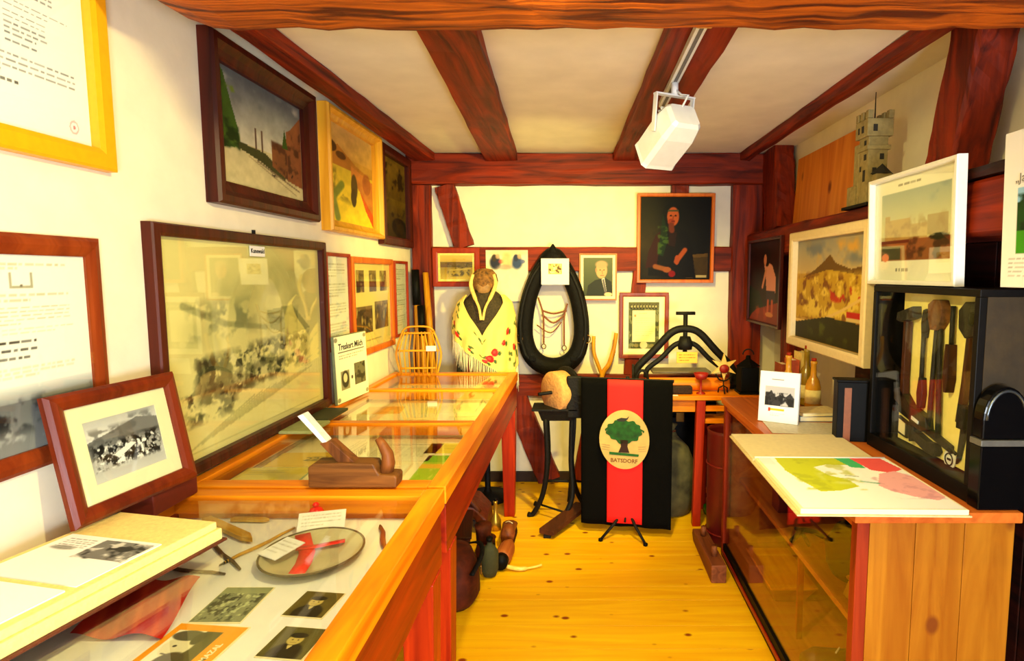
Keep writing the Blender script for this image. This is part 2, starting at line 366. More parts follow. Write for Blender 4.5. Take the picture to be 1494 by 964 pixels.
timber('lower brace beside the grinder', (.13, 3.872, .60), (.02, 3.872, .02), .13, .054, M_TZ, up=(0,1,0))
timber('short post of the end wall beneath the certificate', (.34, 3.872, .74), (.40, 3.872, 1.42), .09, .05, M_TZ, up=(0,1,0))
timber('long rail of the right wall that the posters hang from', (1.19, .6, 1.58), (1.19, 3.82, 1.58), .215, .155, M_TY, jit=.004, seg=24)
timber('dark strip along the top of the right rail', (1.17, .6, 1.675), (1.17, 2.18, 1.675), .19, .03, M_DARKT)  # thin dark strip laid over the rail top
timber('leaning post standing on the right rail', (1.19, 1.93, 1.66), (1.19, 1.79, 2.163), .15, .12, M_TZ, up=(1,0,0))
timber('short slanting post at the far end of the right rail', (1.22, 3.62, 1.66), (1.22, 3.715, 2.163), .24, .12, M_TZ, up=(1,0,0))
timber('post under the far end of the right rail', (1.23, 3.35, 0), (1.23, 3.35, 1.50), .13, .12, M_TZ, up=(1,0,0))
timber('post under the right rail behind the tool case', (1.235, 2.42, 0), (1.235, 2.42, 1.50), .14, .12, M_DARKT, up=(1,0,0))
struct(bx('baseboard_back', plain('dark_base', S(36,14,8), .7), -.95, .98, YB-.02, YB-.001, 0, .07), 'dark baseboard of the end wall')
# dark boards added to stand in for the shade under the rail
wb = thing('shade_boards', 'dark brown boards added for the shade under the right rail', None); wb['kind'] = 'structure'
if 'category' in wb: del wb['category']
for i in range(11):
    bx('board', M_DARKT, XR-.022, XR-.001, .30+i*.19, .30+i*.19+.186, .01, 1.50, wb)

# ================================================================== LAMP TRACK
trk = thing('lamp_track', 'white electric track under the ceiling joist', 'track', (.345, 1.5, 2.11))
bx('rail', M_LAMPW, -.016, .016, 0, 1.02, -.022, 0, trk, .002); bx('groove', plain('grey_slot', (.12,.12,.13,1), .5), -.006, .006, .01, 1.01, -.0235, -.021, trk, 0)
bx('feed_box', plain('yellowed_plastic', S(200,150,70), .5), -.022, .022, .10, .20, -.036, -.0005, trk, .004)
def track_lamp(label, top, lens, aim):
    """a boxy white spotlight hung in a U-shaped yoke"""
    top, lens, aim = Vector(top), Vector(lens), Vector(aim)
    r = thing('track_spotlight', label, 'spotlight', top, group='spotlights on the ceiling track')
    ax = (aim-lens).normalized(); cen = lens - ax*.115 - top
    sd = ax.cross(Vector((0,0,1))).normalized(); up = sd.cross(ax)
    T = lambda a, b, d: cen + sd*a + up*b + ax*d
    m = MB(); hw, hh = .072, .060
    oct_ = [(-hw,-hh+.015),(-hw+.015,-hh),(hw-.015,-hh),(hw,-hh+.015),(hw,hh-.015),(hw-.015,hh),(-hw+.015,hh),(-hw,hh-.015)]
    n = 8; secs = [(-.125,.72),(-.11,.86),(-.05,1.0),(.085,1.0),(.10,1.04)]; vs = [T(a*k, b*k, d) for d, k in secs for a, b in oct_]
    fs = [(i*n+k, i*n+(k+1) % n, (i+1)*n+(k+1) % n, (i+1)*n+k) for i in range(len(secs)-1) for k in range(n)] + [tuple(range(n))]
    # open rim with inner reflector wall
    b0 = len(vs); vs += [T(a*.9, b*.9, .10) for a, b in oct_] + [T(a*.75, b*.75, .03) for a, b in oct_]
    l = (len(secs)-1)*n
    fs += [(l+k, l+(k+1) % n, b0+(k+1) % n, b0+k) for k in range(n)] + [(b0+k, b0+(k+1) % n, b0+n+(k+1) % n, b0+n+k) for k in range(n)] + [tuple(range(b0+n, b0+2*n))]
    m.add(vs, fs).build('housing', M_LAMPW, r)
    MB().hexa([T(-.035,-.03,.034),T(.035,-.03,.034),T(.035,.03,.034),T(-.035,.03,.034),T(-.035,-.03,.04),T(.035,-.03,.04),T(.035,.03,.04),T(-.035,.03,.04)]).build('bulb', emit('lamp_glow', (1,.8,.45,1), 6), r)
    for i in range(4):
        z = -.085+i*.017
        MB().hexa([T(-hw*.8, hh*.93, z),T(hw*.8, hh*.93, z),T(hw*.8, hh*1.1, z),T(-hw*.8, hh*1.1, z),T(-hw*.8, hh*.93, z+.006),T(hw*.8, hh*.93, z+.006),T(hw*.8, hh*1.1, z+.006),T(-hw*.8, hh*1.1, z+.006)]).build('cooling_fin', M_LAMPW, r)
    # yoke
    base = Vector((0,0,-.045))
    for s in (-1, 1):
        p = T(s*(hw+.008), .0, -.03); e = base + sd*s*(hw+.008)
        e2 = Vector((p.x, p.y, e.z)) if False else e
        MB().beam(p, e2, .022, .005, 2, 0, up=sd).build('yoke_arm', M_LAMPW, r)
    MB().beam(base-sd*(hw+.012), base+sd*(hw+.012), .022, .006, 2, 0).build('yoke_bridge', M_LAMPW, r)
    MB().tube([(0,0,0),(0,0,-.045)], .013, 10).build('track_adapter', M_LAMPW, r, True)
    c0 = Vector((0,0,-.02)); c3 = T(0, hh*.6, -.125)
    MB().tube([c0, c0+Vector((.02,-.03,-.03)), (c0+c3)/2+Vector((.03,-.03,0)), c3], .004, 6).build('cable', M_LAMPW, r, True)
    return r
track_lamp('white boxy spotlight hanging from the track, tilted towards the end wall', (.345, 2.20, 2.086), SPOTS[0][0], SPOTS[0][1])
trk2 = thing('lamp_track', 'short white electric track on the ceiling before the big beam', 'track', (0, .35, CEIL))
bx('rail', M_LAMPW, -.016, .016, 0, .88, -.022, 0, trk2, .002)
track_lamp('white boxy spotlight before the big beam, turned to the display tables', (0, .60, CEIL-.0235), SPOTS[1][0], SPOTS[1][1])
track_lamp('white boxy spotlight before the big beam, turned to the floor and banner', (0, 1.06, CEIL-.0235), SPOTS[2][0], SPOTS[2][1])

# ================================================================== DISPLAY TABLES (glazed, along the left wall)
TX0, TX1, TZ = -1.085, -.36, .83
def vitrine(label, y0, y1, bars, leg_ys):
    r = thing('display_table', label, 'display table', (0,0,0), group='glazed display tables')
    rw = .05
    bx('rail', M_PINE, TX1-rw, TX1, y0, y1, TZ-.05, TZ, r, .003); bx('rail', M_PINE, TX0, TX0+rw*.7, y0, y1, TZ-.05, TZ, r, .003)
    edges = [y0] + bars + [y1]
    for i, b in enumerate(edges):
        a, c = (b, b+.055) if i == 0 else ((b-.05, b) if i == len(edges)-1 else (b-.022, b+.022))
        bx('rail', M_PINEX, TX0+rw*.7, TX1-rw, a, c, TZ-.05, TZ-.001, r, .003)
    for a, c in zip(edges[:-1], edges[1:]):
        MB().box(TX0+rw*.7-.004, TX1-rw+.004, a+.024, c-.024, TZ-.012, TZ-.008).build('pane', M_GLASS, r)
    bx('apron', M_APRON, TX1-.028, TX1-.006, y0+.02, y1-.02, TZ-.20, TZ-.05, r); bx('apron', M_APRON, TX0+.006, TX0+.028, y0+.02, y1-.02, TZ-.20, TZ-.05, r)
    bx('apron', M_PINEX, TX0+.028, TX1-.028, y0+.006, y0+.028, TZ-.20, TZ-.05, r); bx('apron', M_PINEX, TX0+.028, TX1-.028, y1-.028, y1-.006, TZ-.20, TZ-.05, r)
    bx('lining', M_WHITE if y0 < 1 else M_CREAM, TX0+.028, TX1-.028, y0+.028, y1-.028, TZ-.085, TZ-.07, r, 0)
    for x in (TX0+.045, TX1-.045):
        for y in leg_ys:
            m = MB(); t, bt = .042, .030
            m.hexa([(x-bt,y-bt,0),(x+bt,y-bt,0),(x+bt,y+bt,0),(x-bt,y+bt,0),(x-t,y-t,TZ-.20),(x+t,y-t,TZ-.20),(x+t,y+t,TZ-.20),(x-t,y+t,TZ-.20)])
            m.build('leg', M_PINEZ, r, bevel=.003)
    return r
LZ = TZ-.07   # top of the lining
vitrine('glazed pine display table holding photographs, red cloth and a china plate', .30, 1.528, [], (.40, 1.44))
vitrine('long glazed pine display table with three panes before the shawl figure', 1.545, 3.42, [2.25, 2.91], (1.64, 3.33))

# ================================================================== PICTURES ON THE LEFT WALL
F_DARK = wood('dark_red_frame', S(84, 26, 12), S(44, 10, 6), 'z', .4, 1)
F_BROWN = wood('brown_frame', S(152, 66, 22), S(108, 36, 10), 'z', .35, 1)
F_LEAN = wood('mahogany_frame', S(124, 44, 12), S(82, 22, 6), 'z', .35, 1)
F_RED = wood('red_frame', S(168, 54, 20), S(128, 32, 12), 'z', .4, 1)
F_ORANGE = wood('orange_frame', S(222, 120, 34), S(186, 84, 18), 'z', .35, 1)
F_GOLD = wood('gold_frame', S(236, 178, 50), S(206, 140, 30), 'z', .35, 1)
F_YELLOW = plain('yellow_frame', S(236, 164, 6), .4, var=.04)
F_WHITE = plain('white_frame', (.80, .82, .80, 1), .4, var=.03)
ZR = PI/2
def street_scene():
    c = Cv(150, 100); c.grad((96,104,112), (196,192,172), 0, .62); c.blot((220,214,196), .52, 3, 3, 3, 0,0,1,.6, .7, 6); c.blot((80,86,98), .55, 3, 2, 9, 0,.02,1,.45,.8,6)
    c.grad((186,178,140), (206,196,150), .60, 1)
    c.poly([(0,0),(.07,.05),(.14,.3),(.2,.5),(.19,.66),(0,.7)], (70,100,36)); c.blot((116,140,50), .5, 6, 8, 4, 0,.1,.22,.68,.9,8,.02); c.blot((30,52,20), .56, 6, 8, 5, 0,.1,.22,.7,.9,8,.02)
    c.poly([(.2,.6),(.5,.62),(.75,.78),(.75,.84),(.45,.72),(.2,.66)], (70,72,40))
    for x in (.38,.45): c.rect(x, .42, x+.02, .62, (96,74,62))
    c.poly([(.58,.52),(.66,.47),(.68,.52),(.75,.46),(.80,.5),(.80,.82),(.58,.72)], (128,84,50)); c.blot((86,52,34), .5, 9, 9, 6, .57,.46,.81,.82,.9,9,.02)
    c.poly([(.78,.32),(.84,.28),(1,.1),(1,.86),(.78,.82)], (140,90,56)); c.blot((84,52,32), .52, 7, 9, 7, .78,.2,1,.86,.9,9,.02)
    c.poly([(.72,.5),(.76,.3),(.8,.5)], (58,84,30))
    c.blot((44,30,24), .47, 12, 12, 8, .55,.66,.9,.84,1,12,.03); c.line(.4,.72,.95,.9,.006,(120,104,80),.8); c.line(.3,.7,.9,.95,.004,(140,126,96),.7)
    c.noise(.10, 14, 12, 2); c.a = 255*(np.clip(c.a,0,255)/255)**1.15; return c
def yellow_field():
    c = Cv(90, 110, (186,140,56)); c.grad((214,176,100), (196,150,70), 0, .3); c.poly([(0,.22),(.25,.2),(.6,.34),(1,.42),(1,.56),(0,.44)], (170,112,40))
    c.grad((204,176,50), (246,214,40), .42, 1); c.poly([(.5,.36),(1,.46),(1,.95),(.7,.62),(.5,.5)], (190,120,50)); c.poly([(.68,.6),(1,.85),(1,1),(.8,.8)], (196,80,30))
    c.ell(.1,.24,.12,.06,(80,52,20)); c.ell(.3,.3,.1,.04,(96,62,24)); c.blot((110,96,30), .5, 6, 8, 3, 0,.42,.5,.8,.8,8)
    c.line(.30,.6,.12,.75,.05,(120,130,40)); c.line(.12,.75,.2,.95,.05,(130,140,50)); c.ell(.56,.58,.07,.14,(84,66,28)); c.ell(.54,.7,.06,.1,(70,56,24)); c.ell(.85,.5,.1,.12,(150,80,40),.7)
    return c.noise(.12, 10, 12, 5)
def dark_meadow():
    c = Cv(60, 90); c.grad((126,104,44), (98,80,24), 0, .5); c.grad((110,92,26), (66,52,16), .5, 1); c.ell(.7,.85,.3,.12,(34,30,14)); c.ell(.12,.93,.08,.03,(210,190,90)); c.blot((60,48,18), .5, 4, 6, 2)
    c.noise(.2, 8, 10, 6); c.a = 255*(np.clip(c.a,0,255)/255)**1.3; return c
def engraving():
    c = Cv(210, 150, (240,228,148)); c.noise(.03, 3, 3, 1)
    fr = .045
    for q in ((fr,.03,1-fr,.033),(fr,.965,1-fr,.968),(fr,.03,fr+.002,.968),(1-fr-.002,.03,1-fr,.968)): c.rect(*q, (206,196,120), .8)
    c.blot((198,192,120), .45, 4, 3, 11, .06,.05,.94,.55,.8,4)
    c.line(.1,.3,.3,.4,.012,(150,150,96),.7); c.line(.3,.4,.55,.45,.010,(150,150,96),.7); c.blot((128,130,84), .46, 20, 14, 12, .1,.26,.5,.48,.8,8)
    c.poly([(.56,.36),(.75,.34),(.9,.5),(.72,.52),(.58,.46)], (160,158,96), .8); c.blot((120,124,76), .5, 16, 16, 13, .55,.34,.92,.56,.8,8)
    for (u0,v0,u1,v1,sd) in ((.12,.52,.48,.78,21),(.42,.5,.9,.74,22),(.06,.66,.36,.86,23),(.3,.62,.7,.76,24)):
        c.blot((110,110,66), .44, 22, 18, sd, u0,v0,u1,v1,.85,9,.05); c.blot((52,54,34), .54, 26, 22, sd+9, u0,v0,u1,v1,.9,12,.05)
        c.blot((228,218,150), .58, 20, 18, sd+17, u0,v0,u1,v1,.7,10,.05)
    for i in range(10): c.line(.1+.05*i, .95-.012*i, .45+.05*i, .80-.006*i, .0035, (176,170,104), .6)
    return c
def doc_lines(seed, u0=.1, u1=.9, bg=(250,250,244)):
    c = Cv(70, 110, bg)
    for b in range(4): c.words(u0, .08+b*.22, u1, 5, .032, (150,146,120), seed+b, .6)
    return c
def photo_panel():
    c = Cv(110, 130, (248,226,140))
    for i, (u0,v0,u1,v1) in enumerate(((.09,.08,.28,.34),(.41,.08,.60,.34),(.70,.08,.89,.34),(.06,.50,.47,.82),(.54,.46,.92,.80))):
        c.rect(u0,v0,u1,v1,(96,64,26)); c.blot((34,22,10), .48, 14, 8, 30+i, u0,v0,u1,v1,1,10,.005); c.blot((196,166,96), .58, 14, 10, 50+i, u0,v0,u1,v1,.9,10,.005); c.rect(u0,v0,u1,v0+.04,(170,140,80),.6)
    c.rect(.3,.90,.7,.915,(160,130,70),.7); return c
def village_photo(seed=3, tone=(1,1,1)):
    c = Cv(130, 80, (170,170,168)); c.grad((186,186,182), (228,228,224), 0, .34); c.blot((110,112,112), .5, 5, 5, seed, 0,0,1,.32,.8,6)
    c.poly([(0,.34),(.35,.24),(.7,.12),(1,.2),(1,.5),(0,.5)], (120,120,118)); c.blot((86,86,86), .5, 7, 9, seed+1, 0,.12,1,.5,.7,8)
    c.grad((150,150,146), (206,206,200), .46, 1); c.blot((26,26,26), .47, 18, 12, seed+2, 0,.36,1,.84,1,14); c.blot((246,246,240), .57, 22, 16, seed+3, .03,.4,1,.85,1,14); c.blot((12,12,12), .56, 22, 16, seed+4, .05,.36,1,.82,1,16)
    c.poly([(.3,.62),(.55,.5),(.62,.54),(.36,.7)], (236,236,230)); c.a *= np.array(tone); return c
def doc_lower():
    c = Cv(120, 150, (252,252,246))
    c.words(.30,.045,.88,2,.022,(196,190,150),1,.7); c.rect(.47,.09,.485,.17,(180,176,150)); c.rect(.60,.09,.615,.17,(180,176,150)); c.rect(.47,.155,.615,.172,(180,176,150)); c.rect(.535,.15,.55,.165,(120,116,100))
    c.words(.2,.20,.9,2,.025,(200,196,160),2,.8); c.words(.2,.265,.9,5,.02,(196,190,150),3,.8); c.words(.4,.37,.9,2,.02,(214,210,170),4,.7)
    c.words(.36,.435,.74,1,.03,(60,56,48),5,1,1); c.words(.38,.475,.70,1,.03,(60,56,48),6,1,1); c.words(.24,.515,.84,1,.03,(60,56,48),7,1,1); c.words(.3,.57,.9,3,.02,(214,210,170),8,.6)
    c.grad((240,240,236), (150,152,154), .66, .74); c.grad((110,112,116), (140,142,144), .74, 1); c.blot((34,36,40), .48, 9, 10, 9, 0,.70,1,.92,1,8); c.blot((196,198,198), .6, 12, 12, 10, 0,.74,1,1,.8,8)
    return c
def doc_upper():
    c = Cv(200, 220, (248,250,253))
    for i, (v, n, u0, u1) in enumerate(((.04,8,.05,.84),(.24,3,.10,.82),(.33,4,.30,.78),(.43,2,.38,.88),(.485,5,.44,.72),(.61,1,.44,.8))): c.words(u0, v, u1, n, .023, (104,108,118), 60+i, .85, .98, .34)
    c.words(.04,.67,.90,4,.026,(120,120,128),70,.8,1,.34); c.words(.16,.785,.80,1,.026,(40,38,36),71,1,1,.5); c.words(.10,.82,.5,1,.03,(180,180,186),72,.6,1,.25)
    d = np.hypot((c.U-.87)/.036, (c.V-.915)/.034); c.mask(((d > .72)&(d < 1)).astype(float), (226,170,176), .7); c.ell(.87,.915,.010,.010,(200,110,120),.8)
    return c
Ld = XL+.001
picture('framed_document', 'typed document with a red stamp in a yellow frame, hung high', 'framed document', (Ld, 1.19, 1.635), ZR, .42, .525, .045, .03, F_YELLOW, doc_upper(), glass=True)
picture('framed_document', 'framed document with grey landscape at its foot, behind the leaning photograph', 'framed document', (Ld, 1.145, 1.01), ZR, .41, .47, .042, .018, F_BROWN, doc_lower(), style='round', glass=True)
eng = picture('framed_engraving', 'very large pale yellow crowd engraving in a thin dark frame', 'framed engraving', (Ld, 2.005, .838), ZR, 1.02, .695, .034, .03, F_DARK, engraving(), glass=True)
MB().box(-.045,.045,-.0145,-.0125,.622,.656).build('name_tag', M_WHITE, eng); lettering('Kunewald', .021, M_INK, eng, (0,-.0148,.633), bold=.0004)
MB().tube([(0,-.004,.69),(0,-.004,.71)], .006, 8).build('hanging_ring', M_IRON, eng)
picture('framed_painting', 'street scene painting in a broad dark red frame, top hung near the ceiling', 'framed painting', (Ld, 2.105, 1.612), ZR, .68, .50, .072, .045, F_DARK, street_scene(), style='scoop', oil=True)
picture('framed_painting', 'yellow field painting in a gold frame', 'framed painting', (Ld, 2.885, 1.588), ZR, .68, .535, .05, .05, F_GOLD, yellow_field(), style='scoop', oil=True)
picture('framed_painting', 'dark olive meadow painting beside the corner post', 'framed painting', (Ld, 3.535, 1.565), ZR, .56, .55, .05, .04, F_DARK, dark_meadow(), style='flat', oil=True)
picture('framed_document', 'white typed sheet in thin red frame beside the large engraving', 'framed document', (Ld, 2.675, 1.06), ZR, .27, .435, .016, .018, F_RED, doc_lines(80), glass=True)
picture('framed_photographs', 'five small brown photographs on yellow card in one orange frame', 'framed photographs', (Ld, 3.13, .99), ZR, .62, .495, .03, .022, F_ORANGE, photo_panel(), glass=True)
picture('framed_document', 'white sheet in thin red frame next to the corner post', 'framed document', (Ld, 3.615, 1.025), ZR, .26, .455, .016, .018, F_RED, doc_lines(90), glass=True)

# ---- things standing on the tables
vp = village_photo(3)
ang = math.atan2(.036, .315)
lf = picture('framed_photograph', 'black and white village photograph in a brown frame leaning on the wall', 'framed photograph', (-1.006, 1.305, .884), ZR-ang, .325, .275, .034, .022, F_LEAN, vp, tilt=-.185, mat_in=.036, mat_mat=M_CREAM, style='round', glass=True)
MB().hexa([(-.03,.002,.0),(.03,.002,.0),(.03,.03,.0),(-.03,.03,.0),(-.02,.002,.2),(.02,.002,.2),(.02,.006,.2),(-.02,.006,.2)]).build('easel_strut', F_BROWN, lf)
# album (open thick book) lying on the near pane
al = thing('open_album', 'thick open album with yellowed pages lying on the glass', 'album', (-.945, .985, TZ+.001), (0,0,math.radians(-12)))
for i, (dx, x0, x1, y0, y1, z0, z1) in enumerate(((0,-.135,.135,-.31,.27,.0,.006),(0,-.13,.13,-.30,.262,.006,.030),(0,-.126,.124,-.29,.255,.030,.046))):
    bx(('cover','page_block','page_block')[i], plain('yellowed_pages', S(248,222,140), .8, 0, .2, 120, .08) if i else M_BROWNL, x0, x1, y0, y1, z0, z1, al, .002)
pg = Cv(80, 100, (252,252,250)); pg.words(.08,.10,.42,6,.045,(130,130,126),5,.8); pg.ell(.2,.32,.12,.05,(120,120,110),.7,.6)
pg.rect(.45,.06,.97,.48,(120,120,118)); pg.blot((44,44,44), .47, 9, 9, 3, .44,.05,.98,.5,1,9,.01); pg.blot((224,224,220), .57, 10, 10, 4, .44,.05,.98,.5,.9,9,.01)
sh = pg.mesh('sheet', M_PRINT, al, .215, .16, (.0, .06, .0485), flat=True); MB().box(-.108,.108,-.02,.14,.0462,.0482).build('sheet', M_WHITE, al)
pg2 = Cv(80, 60, (253,254,255)); pg2.rect(0,.30,.34,.56,(70,66,64)); pg2.blot((120,116,112), .5, 8, 8, 8, 0,.3,.34,.56,.8,8,.01)
MB().box(-.12,.105,-.17,-.035,.0462,.0490).build('sheet', M_WHITE, al); pg2.mesh('sheet', M_PRINT, al, .225, .135, (-.0075,-.1025,.0495), flat=True)
tag(bx('shade_box', plain('shade_dark_red', S(96,22,10), .6), -1.08, -1.0, 1.34, 1.50, TZ+.001, .882), 'added flat box coloured as dark red shade under the leaning village photograph', 'box')  # added prop; its dark red stands in for shade below the frame

# wooden smoothing plane on the joint of the two tables
W_OLD = wood('old_plane_wood', S(132, 84, 34), S(66, 36, 12), 'x', .5, 1.5)
W_OLDZ = wood('old_plane_wood_z', S(138, 80, 32), S(70, 36, 12), 'z', .5, 1.5)
pl = thing('wood_plane', 'old wooden hand plane with curved horn and pale blade', 'hand plane', (-.61, 1.56, TZ+.001))
fnXZ = lambda yo: (lambda a, b, d: (a, d, b))
m = MB().prism([(-.115,0),(.12,0),(.122,.026),(.118,.034),(.075,.036),(.06,.066),(-.02,.068),(-.10,.066),(-.115,.055)], fnXZ(0), -.03, .03)
m.build('body', W_OLD, pl, bevel=.004)
horn = [(.085,.034),(.092,.06),(.090,.085),(.078,.108),(.066,.128)]
MB().tube([(a, 0, b) for a, b in horn], [.019,.018,.016,.013,.010], 10).build('horn', W_OLDZ, pl, True)
MB().prism([(-.035,.062),(.012,.062),(-.055,.125),(-.085,.118)], fnXZ(0), -.019, .019).build('wedge', W_OLDZ, pl, bevel=.002)
MB().prism([(-.066,.105),(-.058,.112),(-.128,.198),(-.142,.192)], fnXZ(0), -.017, .017).build('blade', plain('pale_steel', (.85,.87,.9,1), .4, .2), pl, bevel=.001)
# newspaper board
nw = Cv(100, 130, (250,246,214)); nw.rect(.1,.235,.92,.25,(70,66,50)); nw.words(.12,.29,.88,2,.04,(130,126,96),3,.8,1)
nw.rect(.14,.53,.40,.82,(150,146,110)); nw.ell(.27,.66,.11,.13,(60,58,40)); nw.ell(.27,.64,.06,.07,(214,208,160)); nw.rect(.56,.46,.92,.80,(110,106,74)); nw.blot((50,48,30), .5, 9, 9, 4, .56,.46,.92,.8,.9,10,.01); nw.ell(.48,.66,.03,.03,(80,76,60))
for (a,b) in ((.05,.05),(.95,.05),(.05,.95),(.95,.95)): nw.ell(a,b,.05,.035,(110,106,80),.7)
nb = thing('newspaper_board', 'old newspaper page on board leaning by the large engraving', 'newspaper', (-1.035, 2.67, TZ+.001), (-.03,0,ZR-.10))
MB().box(-.15,.15,0,.012,0,.30).build('board', plain('grey_board', S(120,128,96), .7), nb, bevel=.001); nw.mesh('page', M_PRINT, nb, .296, .294, (0,-.0008,.003))
lettering('Treskert Milch', .040, M_INK, nb, (0,-.0012,.236), bold=.0008, sx=.95)
# little green-grey booklets at the wall edge
tag(bx('booklet', plain('sage_cover', S(150,160,104), .6), -.06,.06,-.08,.08,0,.012), 'sage green booklet lying on the table edge below the engraving', 'booklet').location = (-1.015, 2.14, TZ+.001)
o = tag(bx('booklet', plain('dark_green_cover', S(50,54,26), .6), -.05,.05,-.10,.10,0,.012), 'dark green booklet lying below the newspaper board', 'booklet'); o.location = (-1.02, 2.335, TZ+.001)

# ---- contents of the near table
def card(name, label, cat, cv, x, y, w, h, rot, group=None, z=LZ+.0005, border=None, th=.0016, mat=None):
    r = thing(name, label, cat, (x, y, z), (0,0,rot), group)
    MB().box(-w/2, w/2, -h/2, h/2, 0, th).build('card', border or M_CREAM, r)
    if cv: cv.mesh('print', M_PRINT, r, w*.97, h*.96, (0,0,th+.0006), flat=True)
    return r
def group_photo(seed, tint=(.86,.9,.70)):
    c = Cv(80, 70, (150,150,146)); c.blot((40,40,38), .47, 10, 9, seed, 0,0,1,1,1,10); c.blot((222,222,214), .56, 12, 10, seed+1, 0,.1,1,1,.9,10); c.grad((150,152,140),(170,170,160),0,.18); c.a *= np.array(tint); return c
def portrait(seed, bg=(96,84,30), hat=True):
    c = Cv(60, 80, bg); c.noise(.15, 3, 3, seed); c.ell(.52,.86,.36,.34,(44,38,14)); c.ell(.5,.42,.17,.17,(196,176,96)); c.ell(.5,.27,.2,.09,(40,34,12)); c.poly([(.44,.60),(.56,.60),(.50,.74)], (206,190,116)); c.ell(.44,.42,.02,.02,(60,50,20)); c.ell(.57,.42,.02,.02,(60,50,20)); c.rect(.43,.5,.57,.515,(110,90,40),.8); return c
card('group_photograph', 'greenish photograph of a crowd beside the red cloth', 'photograph', group_photo(41), -.672, 1.09, .098, .125, 0, 'photographs under the near glass')
card('portrait_photograph', 'small olive portrait photograph just in front of the oval plate', 'photograph', portrait(4), -.515, 1.09, .082, .088, -.12, 'photographs under the near glass')
card('portrait_photograph', 'small olive portrait photograph next to the orange-bordered card', 'photograph', portrait(6, (90,84,34)), -.498, .970, .085, .088, -.12, 'photographs under the near glass')
card('portrait_photograph', 'dark blue-black photograph cut off beside the table rail', 'photograph', portrait(8, (50,52,60)), -.52, .855, .09, .095, -.05, 'photographs under the near glass')
oc = Cv(110, 120, (246,160,20)); oc.rect(.10,.12,.74,.98,(240,238,210)); oc.rect(.5,.12,.74,.98,(96,92,50)); oc.ell(.34,.42,.20,.2,(222,216,176)); oc.ell(.32,.22,.22,.10,(84,84,60)); oc.ell(.5,.26,.08,.12,(70,68,40)); oc.ell(.44,.72,.2,.2,(80,74,40)); oc.ell(.3,.42,.03,.02,(70,66,50)); oc.line(.24,.56,.34,.58,.012,(90,84,60))
r = card('orange_card', 'orange-bordered card with a portrait in a head scarf', 'card', oc, -.672, .945, .135, .155, -.1, 'photographs under the near glass')
lettering('MAZAL', .015, M_CREAM, r, (.054, .0, .0028), (0,0,PI/2), bold=.0003)
# red cloth folded, in soft creases
rc = Cv(40, 30, (196,20,10)); rc.a[:, ::1] = rc.a
for i in range(5): rc.line(-.1+.22*i, 0, .25+.22*i, 1, .03, (226,70,26), .7)
def fold(P, U, V): P[..., 2] += .006*np.sin(9*U-5*V)+.008; P[..., 0] += .06*(V-.5); return P
tag(rc.mesh('red_cloth', plain('x','x') if False else M_PRINT, None, .16, .20, (-.84, 1.075, LZ+.002), flat=True, warp=fold), 'folded red cloth with orange creases under the glass', 'cloth')
# oval china plate with red ribbon
pt = thing('china_plate', 'oval grey china plate with a dark rim', 'plate', (-.60, 1.275, LZ+.0005))
ov = lambda x, y, z: (x*1.0, y*1.08, z)
M_CHINA = plain('grey_china', S(196,188,150), .25, 0, 0, 12, .14)
MB().lathe([(.055,0),(.06,.001),(.085,.010),(.108,.020),(.110,.022),(.106,.0215),(.083,.0125),(.058,.004),(.02,.003)], 36, ov).build('dish', M_CHINA, pt, True)
MB().tube([(.108*math.cos(a), .1166*math.sin(a), .0215) for a in np.linspace(0, 2*PI, 40, endpoint=False)], .0028, 6, True).build('rim', plain('dark_glaze', S(90,76,50), .3), pt, True)
rb = thing('red_ribbon', 'bright red ribbon lying across the oval plate', 'ribbon', (-.60, 1.27, LZ+.006))
def ribbon(pts, wd, parent, name='band'):
    m = MB(); vs = []; n = len(pts)
    for i, p in enumerate(pts):
        a = Vector(pts[max(0, i-1)]); b = Vector(pts[min(n-1, i+1)]); t = (b-a).normalized(); s = Vector((-t.y, t.x, 0)).normalized()*wd/2
        for q, dz in ((-1,0),(1,0),(1,.0015),(-1,.0015)): vs.append(Vector(p)+s*q+Vector((0,0,dz)))
    fs = [(i*4+k, i*4+(k+1) % 4, (i+1)*4+(k+1) % 4, (i+1)*4+k) for i in range(n-1) for k in range(4)] + [(3,2,1,0), tuple(range(n*4-4, n*4))]
    return m.add(vs, fs).build(name, plain('red_satin', S(240,30,20), .4), parent, True)
ribbon([(.005,-.085,.006),(-.005,-.03,.002),(-.02,.02,.002),(-.045,.06,.008),(-.06,.085,.016)], .034, rb); ribbon([(-.05,.03,.006),(-.01,.042,.006),(.05,.062,.011)], .018, rb)
def tent(name, label, x, y, w, h, rot, tilt):
    r = thing(name, label, 'label card', (x, y, LZ+.03), (tilt,0,rot), 'label cards by the plate')
    MB().box(-w/2,w/2,-h/2,h/2,0,.0015).build('card', M_WHITE, r); c = Cv(50,30,(252,252,250)); c.words(.08,.15,.92,4,.19,(190,186,170),int(w*900),.7,1,.3); c.mesh('print', M_PRINT, r, w*.98, h*.96, (0,0,.002), flat=True)
tent('label_card', 'small white blank label card resting on the plate rim', -.665, 1.265, .062, .075, -.5, .12)
tent('label_card', 'white printed label card propped behind the oval plate', -.640, 1.415, .11, .055, .28, .55)
vs_ = thing('red_glass', 'small bright red glass figure at the far rim of the near table', 'glass figure', (-.672, 1.455, LZ+.0005))
MB().lathe([(.018,0),(.02,.004),(.008,.012),(.008,.018),(.016,.026),(.019,.036),(.014,.045),(.004,.05)], 18).build('cup', plain('red_glass', S(250,20,20), .15), vs_, True)
MB().lathe([(.006,.05),(.009,.054),(.006,.059),(.002,.061)], 12).build('knob', plain('red_glass', S(250,20,20), .15), vs_, True)
